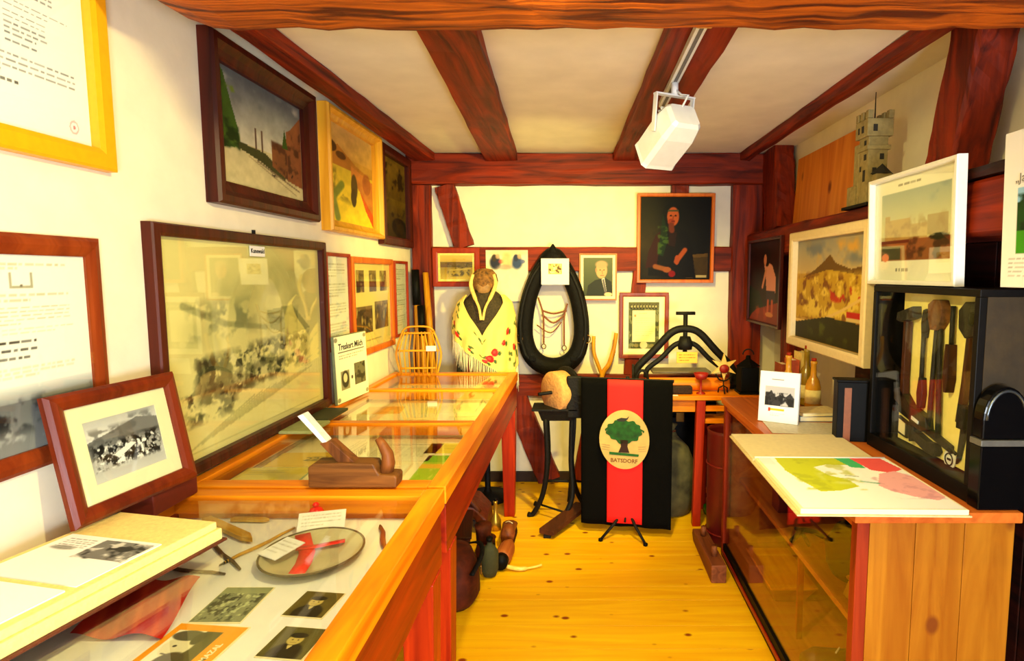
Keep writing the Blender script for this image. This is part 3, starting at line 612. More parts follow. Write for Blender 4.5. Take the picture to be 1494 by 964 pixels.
def stick(label, a, b, r, mat, cat='stick', kind='stick', flat=False):
    a, b = Vector(a), Vector(b); L = (b-a).length; d = math.atan2(b.y-a.y, b.x-a.x)
    t = thing(kind, label, cat, (a.x, a.y, LZ+r+.0008), (0,0,d), 'sticks and pens under the near glass')
    if flat:
        MB().prism([(0,-r),(L*.86,-r),(L,0),(L*.86,r),(0,r)], lambda p, q, d_: (p, q, d_), -r*.5, r*.5).build('shaft', mat, t, bevel=.001)
    else:
        MB().tube([(L*q, .003*math.sin(9*q), 0) for q in (0,.2,.4,.6,.8,1)], [r*.8,r,r*1.1,r,r*.9,r*.6], 8).build('shaft', mat, t, True)
        MB().tube([(-.012,0,0),(0.006,0,0)], [r*.4, r*.9], 8).build('tip', M_IRON, t, True)
Y_STK = wood('yellow_stick', S(222,170,50), S(170,116,24), 'x', .4, 2); D_STK = wood('dark_stick', S(96,66,40), S(50,32,20), 'x', .5, 2)
stick('flat yellow wooden letter opener lying behind the album', (-.96,1.465), (-.775,1.345), .012, Y_STK, 'letter opener', 'letter_opener', True)
stick('short flat yellow wooden spatula next to the album', (-.945,1.36), (-.86,1.29), .010, Y_STK, 'spatula', 'wooden_spatula', True)
stick('dark twig sloping from the spatulas towards the plate', (-.915,1.385), (-.735,1.22), .0045, D_STK)
stick('pale yellow twig ending at the printed label card', (-.785,1.25), (-.715,1.43), .004, Y_STK)
stick('dark twig lying straight across beside the album', (-.93,1.232), (-.755,1.20), .004, D_STK)
stick('reddish brown bent twig right of the oval plate by the table rail', (-.50,1.43), (-.43,1.27), .006, wood('red_twig', S(170,84,40), S(110,46,20), 'x', .5, 2))
stick('light wooden spatula lying at the far rail', (-.90,1.475), (-.80,1.47), .008, Y_STK, 'spatula', 'wooden_spatula', True)
# ---- contents of the long table
def book(label, x, y, w, h, th, rot, mat, cv=None, group='books and papers under the long glass', name='book', cat='book'):
    r = thing(name, label, cat, (x, y, LZ+.0008), (0,0,rot), group)
    bx('cover', mat, -w/2, w/2, -h/2, h/2, 0, .0025, r, 0); bx('cover', mat, -w/2, w/2, -h/2, h/2, th-.0025, th, r, 0); bx('pages', M_CREAM, -w/2+.004, w/2-.003, -h/2+.003, h/2-.003, .0025, th-.0025, r, 0)
    bx('spine', mat, -w/2, -w/2+.003, -h/2, h/2, 0, th, r, 0)
    if cv: cv.mesh('print', M_PRINT, r, w*.96, h*.96, (0,0,th+.0006), flat=True)
    return r
bc = Cv(70, 50, (222,196,30)); bc.words(.1,.15,.7,3,.1,(150,130,20),3,.7); bc.grad((226,204,40),(200,170,20),.7,1)
book('thick yellow book with sage edges at the near rail', -.93, 1.72, .21, .17, .035, 0.04, plain('sage_spine', S(120,150,96), .5), bc)
bk = Cv(60, 50, (240,196,40)); bk.rect(.55,.3,.8,.7,(120,90,30),.4)
r = book('yellow booklet numbered 22 behind the thick yellow book', -.93, 1.96, .22, .15, .012, .05, plain('yellow_cover', S(236,190,40), .6), bk); lettering('22', .05, M_INK, r, (.02,-.02,.0132), (0,0,0))
def sheet(label, x, y, w, h, rot, cv, name='paper_sheet', cat='paper'): return card(name, label, cat, cv, x, y, w, h, rot, 'books and papers under the long glass')
def text_page(seed, bg=(250,244,204)):
    c = Cv(70, 80, bg); c.words(.08,.07,.9,2,.06,(110,106,80),seed,.9); c.words(.08,.24,.47,14,.05,(170,164,120),seed+1,.7,1,.4); c.words(.53,.24,.92,14,.05,(170,164,120),seed+2,.7,1,.4); return c
sheet('printed newspaper page lying behind the wood plane', -.67, 1.80, .22, .26, .03, text_page(11)); sheet('printed page lying in the first long pane before its bar', -.64, 2.08, .26, .22, -.05, text_page(15))
gp = Cv(60, 80, (170,206,40)); gp.blot((214,226,90), .5, 3, 4, 3); gp.rect(0,.0,1,.2,(120,196,30)); gp.rect(0,.25,1,.36,(240,190,50)); gp.rect(.7,.2,1,.45,(226,160,60),.7)
sheet('lime green printed leaflet at the aisle side of the first long pane', -.475, 1.84, .115, .40, 0, gp, 'leaflet', 'leaflet')
yp = Cv(50, 40, (246,224,70)); yp.words(.1,.15,.9,4,.18,(190,160,40),9,.6)
sheet('yellow printed sheet beside the lime green leaflet', -.49, 2.12, .14, .13, .0, yp); 
for i, (x, y, wd, h, lab) in enumerate(((-.93,2.42,.16,.22,'printed page lying at the wall side of the middle pane'),(-.72,2.45,.18,.24,'printed page lying midway in the middle pane'),(-.51,2.50,.17,.26,'printed page lying at the aisle side of the middle pane'),(-.62,2.76,.26,.16,'wide printed page lying before the last bar'))): sheet(lab, x, y, wd, h, .05*(i-1), text_page(20+i, (252,238,176)))
sheet('orange folder lying at the wall side before the last bar', -.92, 2.73, .18, .16, .1, Cv(20,20,(240,190,90)).noise(.2,4,4,3), 'folder', 'folder')
sheet('bright yellow sheet lying at the wall side of the last pane', -.90, 3.03, .30, .13, 0, Cv(20,20,(252,226,20)).noise(.04,4,4,3)); sheet('pale printed page lying at the aisle side of the last pane', -.56, 3.15, .26, .30, .0, text_page(31, (252,238,180)))

# ================================================================== END WALL
YW = 3.843   # face of the wall timbers
def small_landscape():
    c = Cv(70, 50, (222,180,70)); c.grad((226,190,84),(206,164,60),0,.3); c.grad((120,92,34),(90,70,24),.28,.5); c.grad((150,120,40),(210,176,70),.5,1); c.blot((60,46,16), .5, 8, 6, 4, .2,.3,.95,.9,.9,9); c.line(.3,.62,.95,.55,.02,(190,160,70)); return c
def two_figures():
    c = Cv(80, 95, (250,240,196)); c.ell(.5,.05,.45,.06,(226,206,150),.8,.6)
    for u, cl, h in ((.22,(36,40,60),(60,50,40)),(.74,(50,70,110),(40,50,80))):
        c.ell(u,.24,.13,.13,cl,1,.5); c.ell(u-.02,.15,.06,.07,h,1,.4); c.ell(u+.06,.12,.05,.05,(200,160,120),.8,.4); c.ell(u+.14,.22,.06,.04,(180,60,60) if u < .5 else (80,90,140),.8,.5)
    c.ell(.5,.2,.13,.16,(226,190,120),.8,.5); c.ell(.45,.33,.2,.05,(150,130,120),.6,.6); c.noise(.08,9,9,3); return c
def man_portrait():
    c = Cv(80, 95, (84,92,60)); c.grad((96,104,70),(58,66,44),0,1); c.poly([(.1,1),(.16,.72),(.4,.58),(.75,.52),(.95,.62),(1,1)], (30,36,30)); c.poly([(.62,.55),(.72,.52),(.80,.9),(.74,.92)], (216,210,196)); c.line(.68,.58,.78,.95,.03,(90,84,90))
    c.ell(.62,.33,.19,.21,(214,160,112)); c.ell(.62,.18,.2,.10,(190,150,110),1,.4); c.ell(.44,.32,.03,.06,(190,130,90)); c.ell(.57,.32,.025,.014,(80,50,36)); c.ell(.70,.32,.025,.014,(80,50,36)); c.line(.64,.33,.65,.42,.012,(180,116,80)); c.line(.58,.46,.70,.46,.01,(150,80,66)); c.ell(.85,.95,.14,.05,(220,190,150)); return c
def seated_woman():
    c = Cv(120, 140, (22,18,10)); c.ell(.12,.5,.22,.5,(70,56,22),.8,.9); c.ell(.2,.2,.2,.2,(40,38,16),.7,.9); c.rect(.66,.70,.97,.98,(84,66,34)); c.poly([(.66,.70),(.97,.68),(.97,.72),(.66,.74)], (110,86,44)); c.noise(.3,6,6,3)
    c.poly([(.12,.95),(.12,.72),(.2,.5),(.32,.38),(.5,.36),(.66,.42),(.74,.62),(.8,.98)], (16,9,8)); c.poly([(.08,.86),(.12,.66),(.22,.46),(.31,.40),(.28,.6),(.24,.84)], (66,18,14)); c.poly([(.42,.42),(.52,.42),(.5,.6),(.4,.58)], (50,20,16))
    c.ell(.45,.23,.135,.17,(14,16,12)); c.poly([(.32,.2),(.37,.36),(.4,.5),(.33,.72),(.25,.68),(.29,.46)], (24,52,24)); c.blot((84,110,46), .52, 10, 14, 5, .24,.34,.42,.74,.8,9,.02); c.ell(.465,.235,.085,.115,(178,100,56)); c.ell(.44,.3,.05,.04,(156,72,44)); c.rect(.39,.155,.54,.175,(92,88,58))
    c.ell(.435,.225,.018,.01,(40,20,12)); c.ell(.50,.225,.018,.01,(40,20,12)); c.line(.467,.23,.462,.265,.008,(140,74,40)); c.line(.445,.29,.485,.29,.007,(110,36,28)); c.line(.44,.34,.45,.40,.04,(120,60,36))
    c.line(.52,.78,.64,.64,.035,(168,92,50)); c.ell(.53,.76,.035,.06,(166,86,48)); c.line(.22,.84,.40,.88,.035,(150,96,56)); c.ell(.39,.88,.06,.035,(158,98,58)); c.ell(.46,.93,.05,.04,(140,24,30)); c.rect(.80,.945,.95,.975,(200,186,150),.8)
    c.a = 255*(np.clip(c.a,0,255)/255)**1.35; return c
def certificate():
    c = Cv(90, 120, (248,240,206)); c.rect(.10,.07,.90,.93,(70,76,44)); c.blot((150,150,96), .5, 14, 14, 5, .1,.07,.9,.93,.8,9,.01); c.rect(.20,.22,.80,.80,(240,228,176)); c.rect(.12,.08,.88,.2,(96,92,54))
    for i in range(9): c.poly([(.14+.082*i,.2),(.16+.082*i,.09),(.19+.082*i,.2)], (28,28,20)); c.ell(.18+.08*i,.15,.015,.02,(206,190,130))
    c.words(.36,.27,.64,1,.03,(120,100,60),2,.8,1); c.ell(.27,.32,.03,.025,(206,110,60),.7); c.words(.28,.36,.74,9,.04,(190,176,130),4,.5,1,.35); c.ell(.5,.86,.10,.07,(222,210,170)); c.ell(.3,.87,.06,.03,(140,130,80)); c.ell(.72,.87,.06,.03,(140,130,80)); return c
picture('framed_photograph', 'small sepia landscape photograph in a broad brown frame above the shawl figure', 'framed photograph', (-.795, YW, 1.320), 0, .305, .25, .034, .018, F_RED, small_landscape(), mat_in=.014, mat_mat=plain('yellow_card', S(250,226,120), .7), glass=True)
tf = thing('paper_poster', 'unframed sheet with two dark figures pinned to the rail', 'poster', (-.468, YW, 1.225)); MB().box(-.136,.136,-.004,0,0,.33).build('sheet', M_CREAM, tf); two_figures().mesh('print', M_PRINT, tf, .27, .328, (0,-.0052,.001))
picture('framed_portrait', 'colour portrait of a man in dark suit in a thin frame', 'framed portrait', (.122, YW, 1.231), 0, .245, .303, .010, .016, F_ORANGE, man_portrait(), mat_in=.018, mat_mat=M_CREAM)
picture('framed_painting', 'dark oil portrait of a seated woman in green headscarf', 'framed painting', (.618, YW, 1.345), 0, .495, .568, .022, .035, F_ORANGE, seated_woman(), oil=True, tilt=.02)
picture('framed_document', 'ornate certificate with dark border in a brown frame', 'framed document', (.422, YW, .852), 0, .32, .43, .026, .018, F_BROWN, certificate(), mat_in=.012)

# ---- horse collar
hc = thing('horse_collar', 'black padded leather horse collar hung on the end wall', 'horse collar', (-.166, 3.775, .75))
half = [(0,.055),(.085,.075),(.150,.14),(.178,.235),(.180,.34),(.165,.45),(.138,.55),(.098,.64),(.045,.72),(0,.765)]
ptsL = [(a, 0, b) for a, b in half] + [(-a, 0, b) for a, b in half[-2:0:-1]]
def smooth_closed(p, k=4):
    out = []; n = len(p)
    for i in range(n):
        p0, p1, p2, p3 = (Vector(p[(i+j-1) % n]) for j in range(4))
        for t in np.arange(0, 1, 1/k): out.append(.5*((2*p1)+(p2-p0)*t+(2*p0-5*p1+4*p2-p3)*t*t+(3*p1-p0-3*p2+p3)*t**3))
    return out
sp = smooth_closed(ptsL)
MB().tube(sp, [.050+.012*max(0, 1-q.z/.25)+.008*max(0,(q.z-.6)/.17) for q in sp], 14, True).build('padding', M_LEATHER, hc, True)
MB().prism([(-.09,.62),(.09,.62),(.05,.76),(0,.85),(-.05,.76)], lambda a, b, d: (a, d, b), -.05, .03).build('peak', M_LEATHER, hc, bevel=.02, seg=3)
for s in (-1, 1):
    hp = [(s*(a+.028), -.045, b) for a, b in half[1:-1]]
    MB().tube(hp, .014, 8).build('hame', M_IRON, hc, True)
    MB().tube([(s*.215+.022*math.cos(t), -.045, .24+.026*math.sin(t)) for t in np.linspace(0, 2*PI, 14, endpoint=False)], .004, 6, True).build('trace_ring', plain('old_brass', S(120,84,30), .4, .8), hc, True)
    MB().box(s*.13-.02, s*.13+.02, -.066, -.05, .10, .13).build('buckle_strap', M_LEATHER, hc, bevel=.004)
cd = thing('photo_card', 'white card with small sepia picture fixed on the horse collar', 'card', (-.150, 3.695, 1.335), (.05,0,0)); MB().box(-.087,.087,0,.004,0,.163).build('card', M_WHITE, cd, bevel=.001)
cc = Cv(50,40,(214,186,110)); cc.blot((90,66,24),.5,6,5,3); cc.blot((244,230,180),.58,6,5,5); cc.mesh('print', M_PRINT, cd, .085, .065, (.0,-.001,.066))
# ---- bridle straps hanging in the collar opening
br = thing('bridle', 'thin brown leather bridle straps hanging inside the collar', 'bridle', (-.166, 3.835, .85))
M_STRAP = plain('brown_strap', S(130,66,28), .5, .0, .2, 80)
def strap(name, pts, r=.006): MB().tube(smooth_open(pts), r, 6).build(name, M_STRAP, br, True)
def smooth_open(p, k=5):
    out = []; n = len(p)
    for i in range(n-1):
        p0, p1, p2, p3 = (Vector(p[min(max(i+j-1, 0), n-1)]) for j in range(4))
        for t in np.arange(0, 1, 1/k): out.append(.5*((2*p1)+(p2-p0)*t+(2*p0-5*p1+4*p2-p3)*t*t+(3*p1-p0-3*p2+p3)*t**3))
    return out + [Vector(p[-1])]
strap('cheek_strap', [(-.10,0,.40),(-.07,-.005,.30),(-.065,-.004,.20),(-.066,0,.10)]); strap('cheek_strap', [(.09,0,.36),(.07,-.005,.28),(.068,-.004,.18),(.068,0,.09)])
strap('brow_band', [(-.075,-.004,.315),(0,-.006,.295),(.085,-.004,.315)]); strap('nose_band', [(-.065,-.004,.28),(0,-.008,.235),(.075,-.004,.29)]); strap('rein', [(-.11,0,.22),(-.02,-.006,.17),(.05,-.004,.24)], .004)
for x, z in ((-.066,.08),(.068,.07)): MB().tube([(x+.014*math.cos(t), -.002, z+.016*math.sin(t)) for t in np.linspace(0, 2*PI, 12, endpoint=False)], .0035, 6, True).build('bit_ring', plain('old_brass', S(120,84,30), .4, .8), br, True)

# ---- figure with shawl
mq = thing('dressed_dummy', 'dressmaker dummy in folk dress with kerchief and rose shawl', 'dummy', (-.575, 3.60, 0))
MB().lathe([(.14,0),(.14,.02),(.03,.035),(.018,.06),(.018,.62)], 20).build('stand', M_IRON, mq, True)
secs = [(.55,.150,.10),(.62,.155,.105),(.72,.135,.095),(.82,.125,.088),(.94,.140,.095),(1.05,.155,.10),(1.15,.158,.095),(1.23,.140,.080),(1.285,.085,.065),(1.31,.05,.05)]
m = MB(); n = 28
vs = [(a*math.cos(2*PI*k/n), b*math.sin(2*PI*k/n), z) for z, a, b in secs for k in range(n)]
m.add(vs, [(i*n+k, i*n+(k+1) % n, (i+1)*n+(k+1) % n, (i+1)*n+k) for i in range(len(secs)-1) for k in range(n)]+[tuple(range(n)), tuple(range((len(secs)-1)*n, len(secs)*n))]).build('bodice', plain('dark_green_cloth', S(56,44,20), .8, 0, .3, 90, .5), mq, True)
MB().lathe([(.0,1.29),(.045,1.29),(.07,1.325),(.078,1.36),(.070,1.40),(.045,1.43),(.0,1.438)], 20, lambda x,y,z:(x*1.05,y,z), caps=False).build('kerchief', plain('brown_kerchief', S(126,84,34), .8, 0, .8, 46, .7), mq, True)
for s in (-1, 1):
    MB().tube(smooth_open([(s*.062,-.045,1.40),(s*.074,-.06,1.34),(s*.05,-.085,1.27),(s*.018,-.112,1.20),(s*.006,-.125,1.13)]), [.010]*4+[.012]*8+[.008]*12, 8, sq=.45).build('kerchief_tie', plain('beige_cloth', S(226,196,110), .8, 0, .3, 60, .2), mq, True)
MB().lathe([(0,-.03),(.03,-.028),(.046,-.01),(.05,.01),(.0,.03)], 16, lambda x,y,z:(x*.95, -.052+z*.6-.02*0, 1.335+y*1.25), caps=False).build('face', plain('painted_face', S(150,112,66), .6, 0, .3, 30, .35), mq, True)
MB().hexa([(-.20,-.10,.50),(.16,-.10,.50),(.16,.10,.50),(-.20,.10,.50),(-.15,-.10,.98),(.13,-.10,.98),(.13,.08,.98),(-.15,.08,.98)]).build('skirt', plain('dark_skirt', S(40,40,24), .9, 0, .4, 40, .4), mq, bevel=.03, seg=3)
M_APR = plain('dark_red_apron', S(96,30,18), .8, 0, .3, 60, .4)
MB().hexa([(-.12,-.122,.56),(.05,-.126,.56),(.05,-.112,.56),(-.12,-.108,.56),(-.09,-.126,.96),(.03,-.13,.96),(.03,-.116,.96),(-.09,-.112,.96)]).build('apron', M_APR, mq, bevel=.004)
W_, H_ = 120, 90; shw = Cv(W_, H_, (252,226,120)); shw.noise(.10, 12, 4, 8)
rr = random.Random(4)
for i in range(26):
    u = rr.random(); v = .74 + .16*rr.random() if i % 2 else .22+.16*rr.random()
    for j in range(3): shw.ell(u+rr.uniform(-.03,.03), v+rr.uniform(-.05,.05), .012, .03, (70,96,40), .9)
for u, v, k in ((.12,.55,1),(.2,.66,1.2),(.27,.8,1),(.56,.80,1.5),(.60,.66,1.4),(.52,.9,1),(.68,.55,.8),(.72,.42,.9),(.88,.4,1.3),(.40,.86,.6),(.8,.66,.8)):
    shw.ell(u, v, .022*k, .055*k, (206,20,24)); shw.ell(u-.004, v-.01, .010*k, .024*k, (236,70,60)); shw.ell(u+.03*k, v+.03, .014, .04, (60,96,40))
def drape(P, U, V):
    th = (U-.5)*math.radians(230); c = np.abs(U-.5)*2
    ztop = 1.03 + .245*np.clip(c*1.9, 0, 1)**.8 - .03*np.clip(c-.7, 0, 1); zbot = np.interp(U, [0,.25,.45,.62,.8,1], [1.08,1.0,.90,.82,.80,.88])
    z = ztop + V*(zbot-ztop)
    sa = np.interp(z, [q[0] for q in secs], [q[1] for q in secs]); sb = np.interp(z, [q[0] for q in secs], [q[2] for q in secs])
    flare = .022 + .02*V + .007*np.sin(U*46+V*3)*V
    zz = np.where(z < 1.05, 1, 0)
    sa = np.maximum(sa, .15*(z < 1.15)); sb = np.maximum(sb, .098*(z < 1.15))
    P[..., 0] = (sa+flare)*np.sin(th); P[..., 1] = -(sb+flare)*np.cos(th); P[..., 2] = z
    return P
sh_o = shw.mesh('shawl', M_PRINT, mq, 1, 1, (0,0,0), warp=drape)
so = sh_o.modifiers.new('cloth', 'SOLIDIFY'); so.thickness = .004; so.offset = 1
m = MB()
for i in range(64):   # fringe hanging from the lower hem
    U = .06+.88*i/63; th = (U-.5)*math.radians(230); c = abs(U-.5)*2; zb = float(np.interp(U, [0,.25,.45,.62,.8,1], [1.08,1.0,.90,.82,.80,.88]))
    sa = max(np.interp(zb, [q[0] for q in secs], [q[1] for q in secs]), .15)+.044; sb = max(np.interp(zb, [q[0] for q in secs], [q[2] for q in secs]), .098)+.044
    x, y = sa*math.sin(th), -sb*math.cos(th); L = .12+.03*random.random()
    m.tube([(x,y,zb+.004),(x+random.uniform(-.004,.004),y,zb-L*.5),(x+random.uniform(-.01,.01),y,zb-L)], [.0035,.003,.0015], 5)
fr_ = m.build('fringe', plain('cream_thread', S(250,236,190), .9), sh_o, True); fr_['kind'] = 'stuff'

# ---- poles and spindle rack in the corner
Y_WD = wood('yellow_pole', S(232,168,40), S(180,110,16), 'z', .4, 1.5)
def pole(label, a, b, r, tipcol=None):
    t = thing('wooden_pole', label, 'pole', a, group='poles leaning in the corner'); d = Vector(b)-Vector(a)
    MB().tube([d*q for q in (0,.25,.5,.75,1)], [r,r*1.05,r,r*.95,r*.85], 8).build('shaft', Y_WD, t, True)
    if tipcol: MB().tube([d*.86, d*1.02], [r*1.35, r*1.25], 8).build('sleeve', tipcol, t, True)
pole('upright wooden pole with a black sleeve on its top end', (-.985,3.66,.001), (-1.045,3.78,1.40), .020, M_BLACK)
pole('bare yellow wooden pole leaning beside the sleeved pole', (-.86,3.60,.001), (-.985,3.795,1.41), .022)
pole('dark pole leaning between the two yellow poles', (-.915,3.57,.001), (-1.0,3.72,1.18), .018, M_BLACK)
rk = thing('spindle_rack', 'small yellow wooden rack of thin spindles on the long table', 'rack', (-.915, 3.335, TZ+.001), (0,0,.10))
Y_X = wood('yellow_rack_x', S(238,172,44), S(196,124,20), 'x', .4, 1.5)
for z, wd in ((.035,.20),(.135,.225),(.235,.17)):
    MB().tube(smooth_open([(-wd/2,0,z+.0),(-wd/4,-.012,z+.002),(wd/4,-.012,z+.002),(wd/2,0,z)]), .006, 6).build('cross_bar', Y_X, rk, True)
for i in range(9):
    q = i/8-.5; MB().tube([(q*.19,-.009,.0),(q*.215,-.009,.13),(q*.15,-.009,.245)], .0042, 6).build('spindle', Y_WD, rk, True)
for s in (-1,1): MB().tube(smooth_open([(s*.10,0,0),(s*.125,0,.12),(s*.085,0,.25)]), .0065, 6).build('side_rod', Y_WD, rk, True)
MB().tube(smooth_open([(-.085,0,.25),(-.05,.0,.272),(.05,0,.272),(.085,0,.25)]), .0055, 6).build('top_bow', Y_X, rk, True)
MB().box(.045,.10,-.024,-.018,.135,.165).build('price_tag', M_WHITE, rk)
# curved fork prong leaning right of the collar
hk = thing('wooden_hook', 'curved pale wooden fork leaning on the end wall right of the collar', 'wooden fork', (.14, 3.81, .001))
MB().tube(smooth_open([(0,0,0),(.0,0,.55),(.01,-.01,.74),(.055,-.015,.82),(.085,-.015,.92),(.10,-.012,1.02)]), [.016]*20+[.013]*6, 8).build('prong', Y_WD, hk, True)
MB().tube(smooth_open([(.01,-.01,.74),(-.02,-.015,.82),(-.045,-.015,.90),(-.045,-.012,1.0)]), .012, 8).build('prong', Y_WD, hk, True)

# ================================================================== BANNER
bn = thing('banner_stand', 'black and red cloth banner with oval tree emblem on a tripod', 'banner', (.247, 3.04, 0), (0,0,-.20))
def cloth_sheet(name, mat, x0, x1, z0, z1, y, amp, parent, nx=24, nz=20, ph=0):
    vs = []; fs = []
    for j in range(nz+1):
        for i in range(nx+1):
            u, v = i/nx, j/nz; x = x0+(x1-x0)*u; z = z0+(z1-z0)*v
            vs.append((x, y+amp*(1-.5*v)*math.sin(x*38+ph)+amp*.5*math.sin(x*17-z*4+ph), z))
    fs = [(j*(nx+1)+i, j*(nx+1)+i+1, (j+1)*(nx+1)+i+1, (j+1)*(nx+1)+i) for j in range(nz) for i in range(nx)]
    o = MB().add(vs, fs).build(name, mat, parent, True); so = o.modifiers.new('cloth', 'SOLIDIFY'); so.thickness = .003; return o
M_BCLOTH = plain('black_cloth', (.003,.003,.003,1), .95, spec=.05); M_RCLOTH = plain('red_cloth', S(250,14,16), .75, var=.04)
cloth_sheet('black_cloth', M_BCLOTH, -.245, .24, .05, .85, .02, .006, bn)
rs = cloth_sheet('red_stripe', M_RCLOTH, -.100, .088, .075, .851, -.004, .002, bn)
bx('cross_bar', M_IRON, -.25, .245, .026, .040, .838, .854, bn, .003)
MB().tube([(.0,.05,.10),(.0,.05,.86)], .010, 10).build('pole', M_IRON, bn, True)
for a in (-2.45, -.75, 1.35):
    MB().tube([(0,.05,.15),(.075*math.cos(a),.05+.12*math.sin(a)*.9,.075),(.155*math.cos(a),.05+.19*math.sin(a),.009)], [.009,.008,.007], 8).build('leg', M_IRON, bn, True)
    MB().lathe([(.0,0),(.012,0),(.012,.012),(.0,.018)], 10, lambda x,y,z,a=a:(x+.158*math.cos(a), y+.05+.194*math.sin(a), z), caps=False).build('rubber_foot', M_BLACK, bn, True)
MB().tube([(0,.05,.15),(0,-.02,.09)], .006, 6).build('brace', M_IRON, bn, True)
EX, EZ = -.008, .535
em = MB().prism([(.132*math.cos(t), .158*math.sin(t)) for t in np.linspace(0,2*PI,48,endpoint=False)], lambda a,b,d:(a+EX,d,b+EZ), -.016,-.009).build('emblem', plain('cream_emblem', S(192,166,100), .7, 0, .1, 12, .15), bn)
def flat_poly(name, pts, mat, y0=-.0185, y1=-.0155): return MB().prism(pts, lambda a,b,d:(a+EX,d,b+EZ), y0, y1).build(name, mat, em)
cr = []
for i in range(72):
    t = 2*PI*i/72; k = 1+.06*math.sin(t*13)+.03*math.sin(t*7+1); cr.append((.098*k*math.cos(t), .042+.064*k*math.sin(t)+(.016*abs(math.cos(t)) if math.sin(t) < 0 else 0)))
flat_poly('tree_crown', cr, plain('emblem_green', S(10,74,18), .8, 0, 0, 40, .5))
flat_poly('trunk', [(-.030,-.068),(.028,-.068),(.018,-.035),(.022,0),(-.022,0),(-.016,-.035)], plain('emblem_trunk', S(44,14,8), .8))
flat_poly('bird', [(-.04,.108),(-.015,.118),(.012,.116),(.026,.128),(.018,.112),(.0,.098),(-.03,.098)], M_INK, -.0195,-.018)
flat_poly('grass_strip', [(-.078,-.082),(.076,-.086),(.078,-.074),(-.078,-.068)], plain('emblem_grass', S(20,90,30), .8))
for sx in (-1, 1):
    for j in range(3): flat_poly('cloud_line', [(sx*.075,-.030-.012*j),(sx*.118,-.026-.012*j),(sx*.118,-.028-.012*j),(sx*.075,-.034-.012*j)], plain('emblem_tan', S(190,156,96), .8))
lettering('BATSDORF', .029, plain('emblem_brown', S(120,60,20), .8), em, (EX,-.0164,EZ-.122), bold=.0006)

# ================================================================== GRINDSTONE
gr = thing('grindstone', 'treadle grindstone with tan stone on black iron stand', 'grindstone', (-.10, 3.31, 0))
ry = lambda cx, cz, a: (lambda x, y, z: (cx + z*math.cos(a) - y*math.sin(a), z*math.sin(a)+y*math.cos(a), cz + x))
G = ry(-.02, .735, .62)
MB().lathe([(.03,-.045),(.112,-.045),(.118,-.038),(.118,.038),(.112,.045),(.03,.045)], 36, G).build('stone', plain('tan_stone', S(214,160,96), .8, 0, .5, 60, .15), gr, True)
MB().lathe([(.02,.05),(.135,.05),(.14,.055),(.14,.068),(.135,.073),(.02,.073)], 32, G).build('flywheel', M_IRON, gr, True)
MB().tube([G(0,0,-.13), G(0,0,.14)], .010, 10).build('axle', M_IRON, gr, True)
bx('tray', M_IRON, -.165, .09, -.09, .09, .640, .652, gr, .003)
MB().hexa([(-.11,-.06,.58),(.07,-.06,.58),(.07,.06,.58),(-.11,.06,.58),(-.13,-.08,.64),(.085,-.08,.64),(.085,.08,.64),(-.13,.08,.64)]).build('trough', M_IRON, gr)
for sx, sy, fx, fy in ((-.09,-.05,-.165,.0),(.06,-.05,.01,-.10),(-.09,.06,-.14,.16),(.06,.06,.12,.17)):
    MB().tube(smooth_open([(sx,sy,.59),(sx*.9,sy,.35),(sx*1.0+fx*.1,(sy+fy)/2,.15),(fx,fy,.018),(fx-.03*(1 if fx<0 else -1),fy-.008,.016)]), .015, 8).build('leg', M_IRON, gr, True)
MB().tube([(-.11,-.02,.22),(.07,-.03,.22)], .008, 8).build('stretcher', M_IRON, gr, True); MB().tube([(-.15,.02,.07),(.02,-.09,.06)], .006, 8).build('stretcher', M_IRON, gr, True)
MB().tube(smooth_open([(.055,0,.735),(.075,-.05,.60),(.06,-.04,.35),(.04,-.03,.10)]), .010, 8).build('crank_rod', M_IRON, gr, True)
bx('guard', M_IRON, .03, .12, -.09, -.07, .60, .84, gr, .01)
td = MB().hexa([(-.115,-.275,.022),(-.035,-.315,.022),(.155,-.03,.06),(.08,.0,.06),(-.115,-.275,.05),(-.035,-.315,.05),(.155,-.03,.088),(.08,.0,.088)]).build('treadle', wood('treadle_wood', S(96,48,24), S(54,24,12), 'y', .6), gr, bevel=.003)
bx('treadle_block', M_IRON, -.09, -.05, -.29, -.26, .0, .024, gr, .002)

# ================================================================== WORK TABLE WITH COPYING PRESS
wt = thing('side_table', 'orange wooden side table carrying the iron copying press', 'table', (0,0,0))
bx('table_top', M_PINEX, .28, 1.02, 3.16, 3.62, .715, .74, wt, .004)
bx('apron', M_PINEX, .36, .64, 3.19, 3.21, .645, .715, wt); bx('apron', M_PINEX, .36, .97, 3.55, 3.57, .645, .715, wt)
for x, y, dx in ((.668,3.19,-.015),(.345,3.20,0),(.345,3.56,0),(.985,3.56,0)):
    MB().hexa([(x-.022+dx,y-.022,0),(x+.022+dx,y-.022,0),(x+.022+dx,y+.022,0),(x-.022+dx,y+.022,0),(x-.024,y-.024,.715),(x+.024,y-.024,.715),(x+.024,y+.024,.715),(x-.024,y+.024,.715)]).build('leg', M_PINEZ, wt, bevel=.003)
for z, t in ((.665,.03),(.595,.026)): bx('slat', M_PINEX, .692, 1.015, 3.18, 3.21, z-t/2, z+t/2, wt, .003)
rr_ = thing('towel_horse', 'upright orange wooden towel horse standing under the side table', 'towel horse', (.04,.19,0))
for x in (.70,.90): bx('upright', M_PINEZ, x-.017, x+.017, 3.22, 3.25, 0, .545, rr_, .003)
bx('crosspiece', M_PINEX, .67, .96, 3.215, 3.255, .545, .575, rr_, .003); bx('crosspiece', M_PINEX, .717, .883, 3.22, 3.25, .10, .13, rr_, .003)
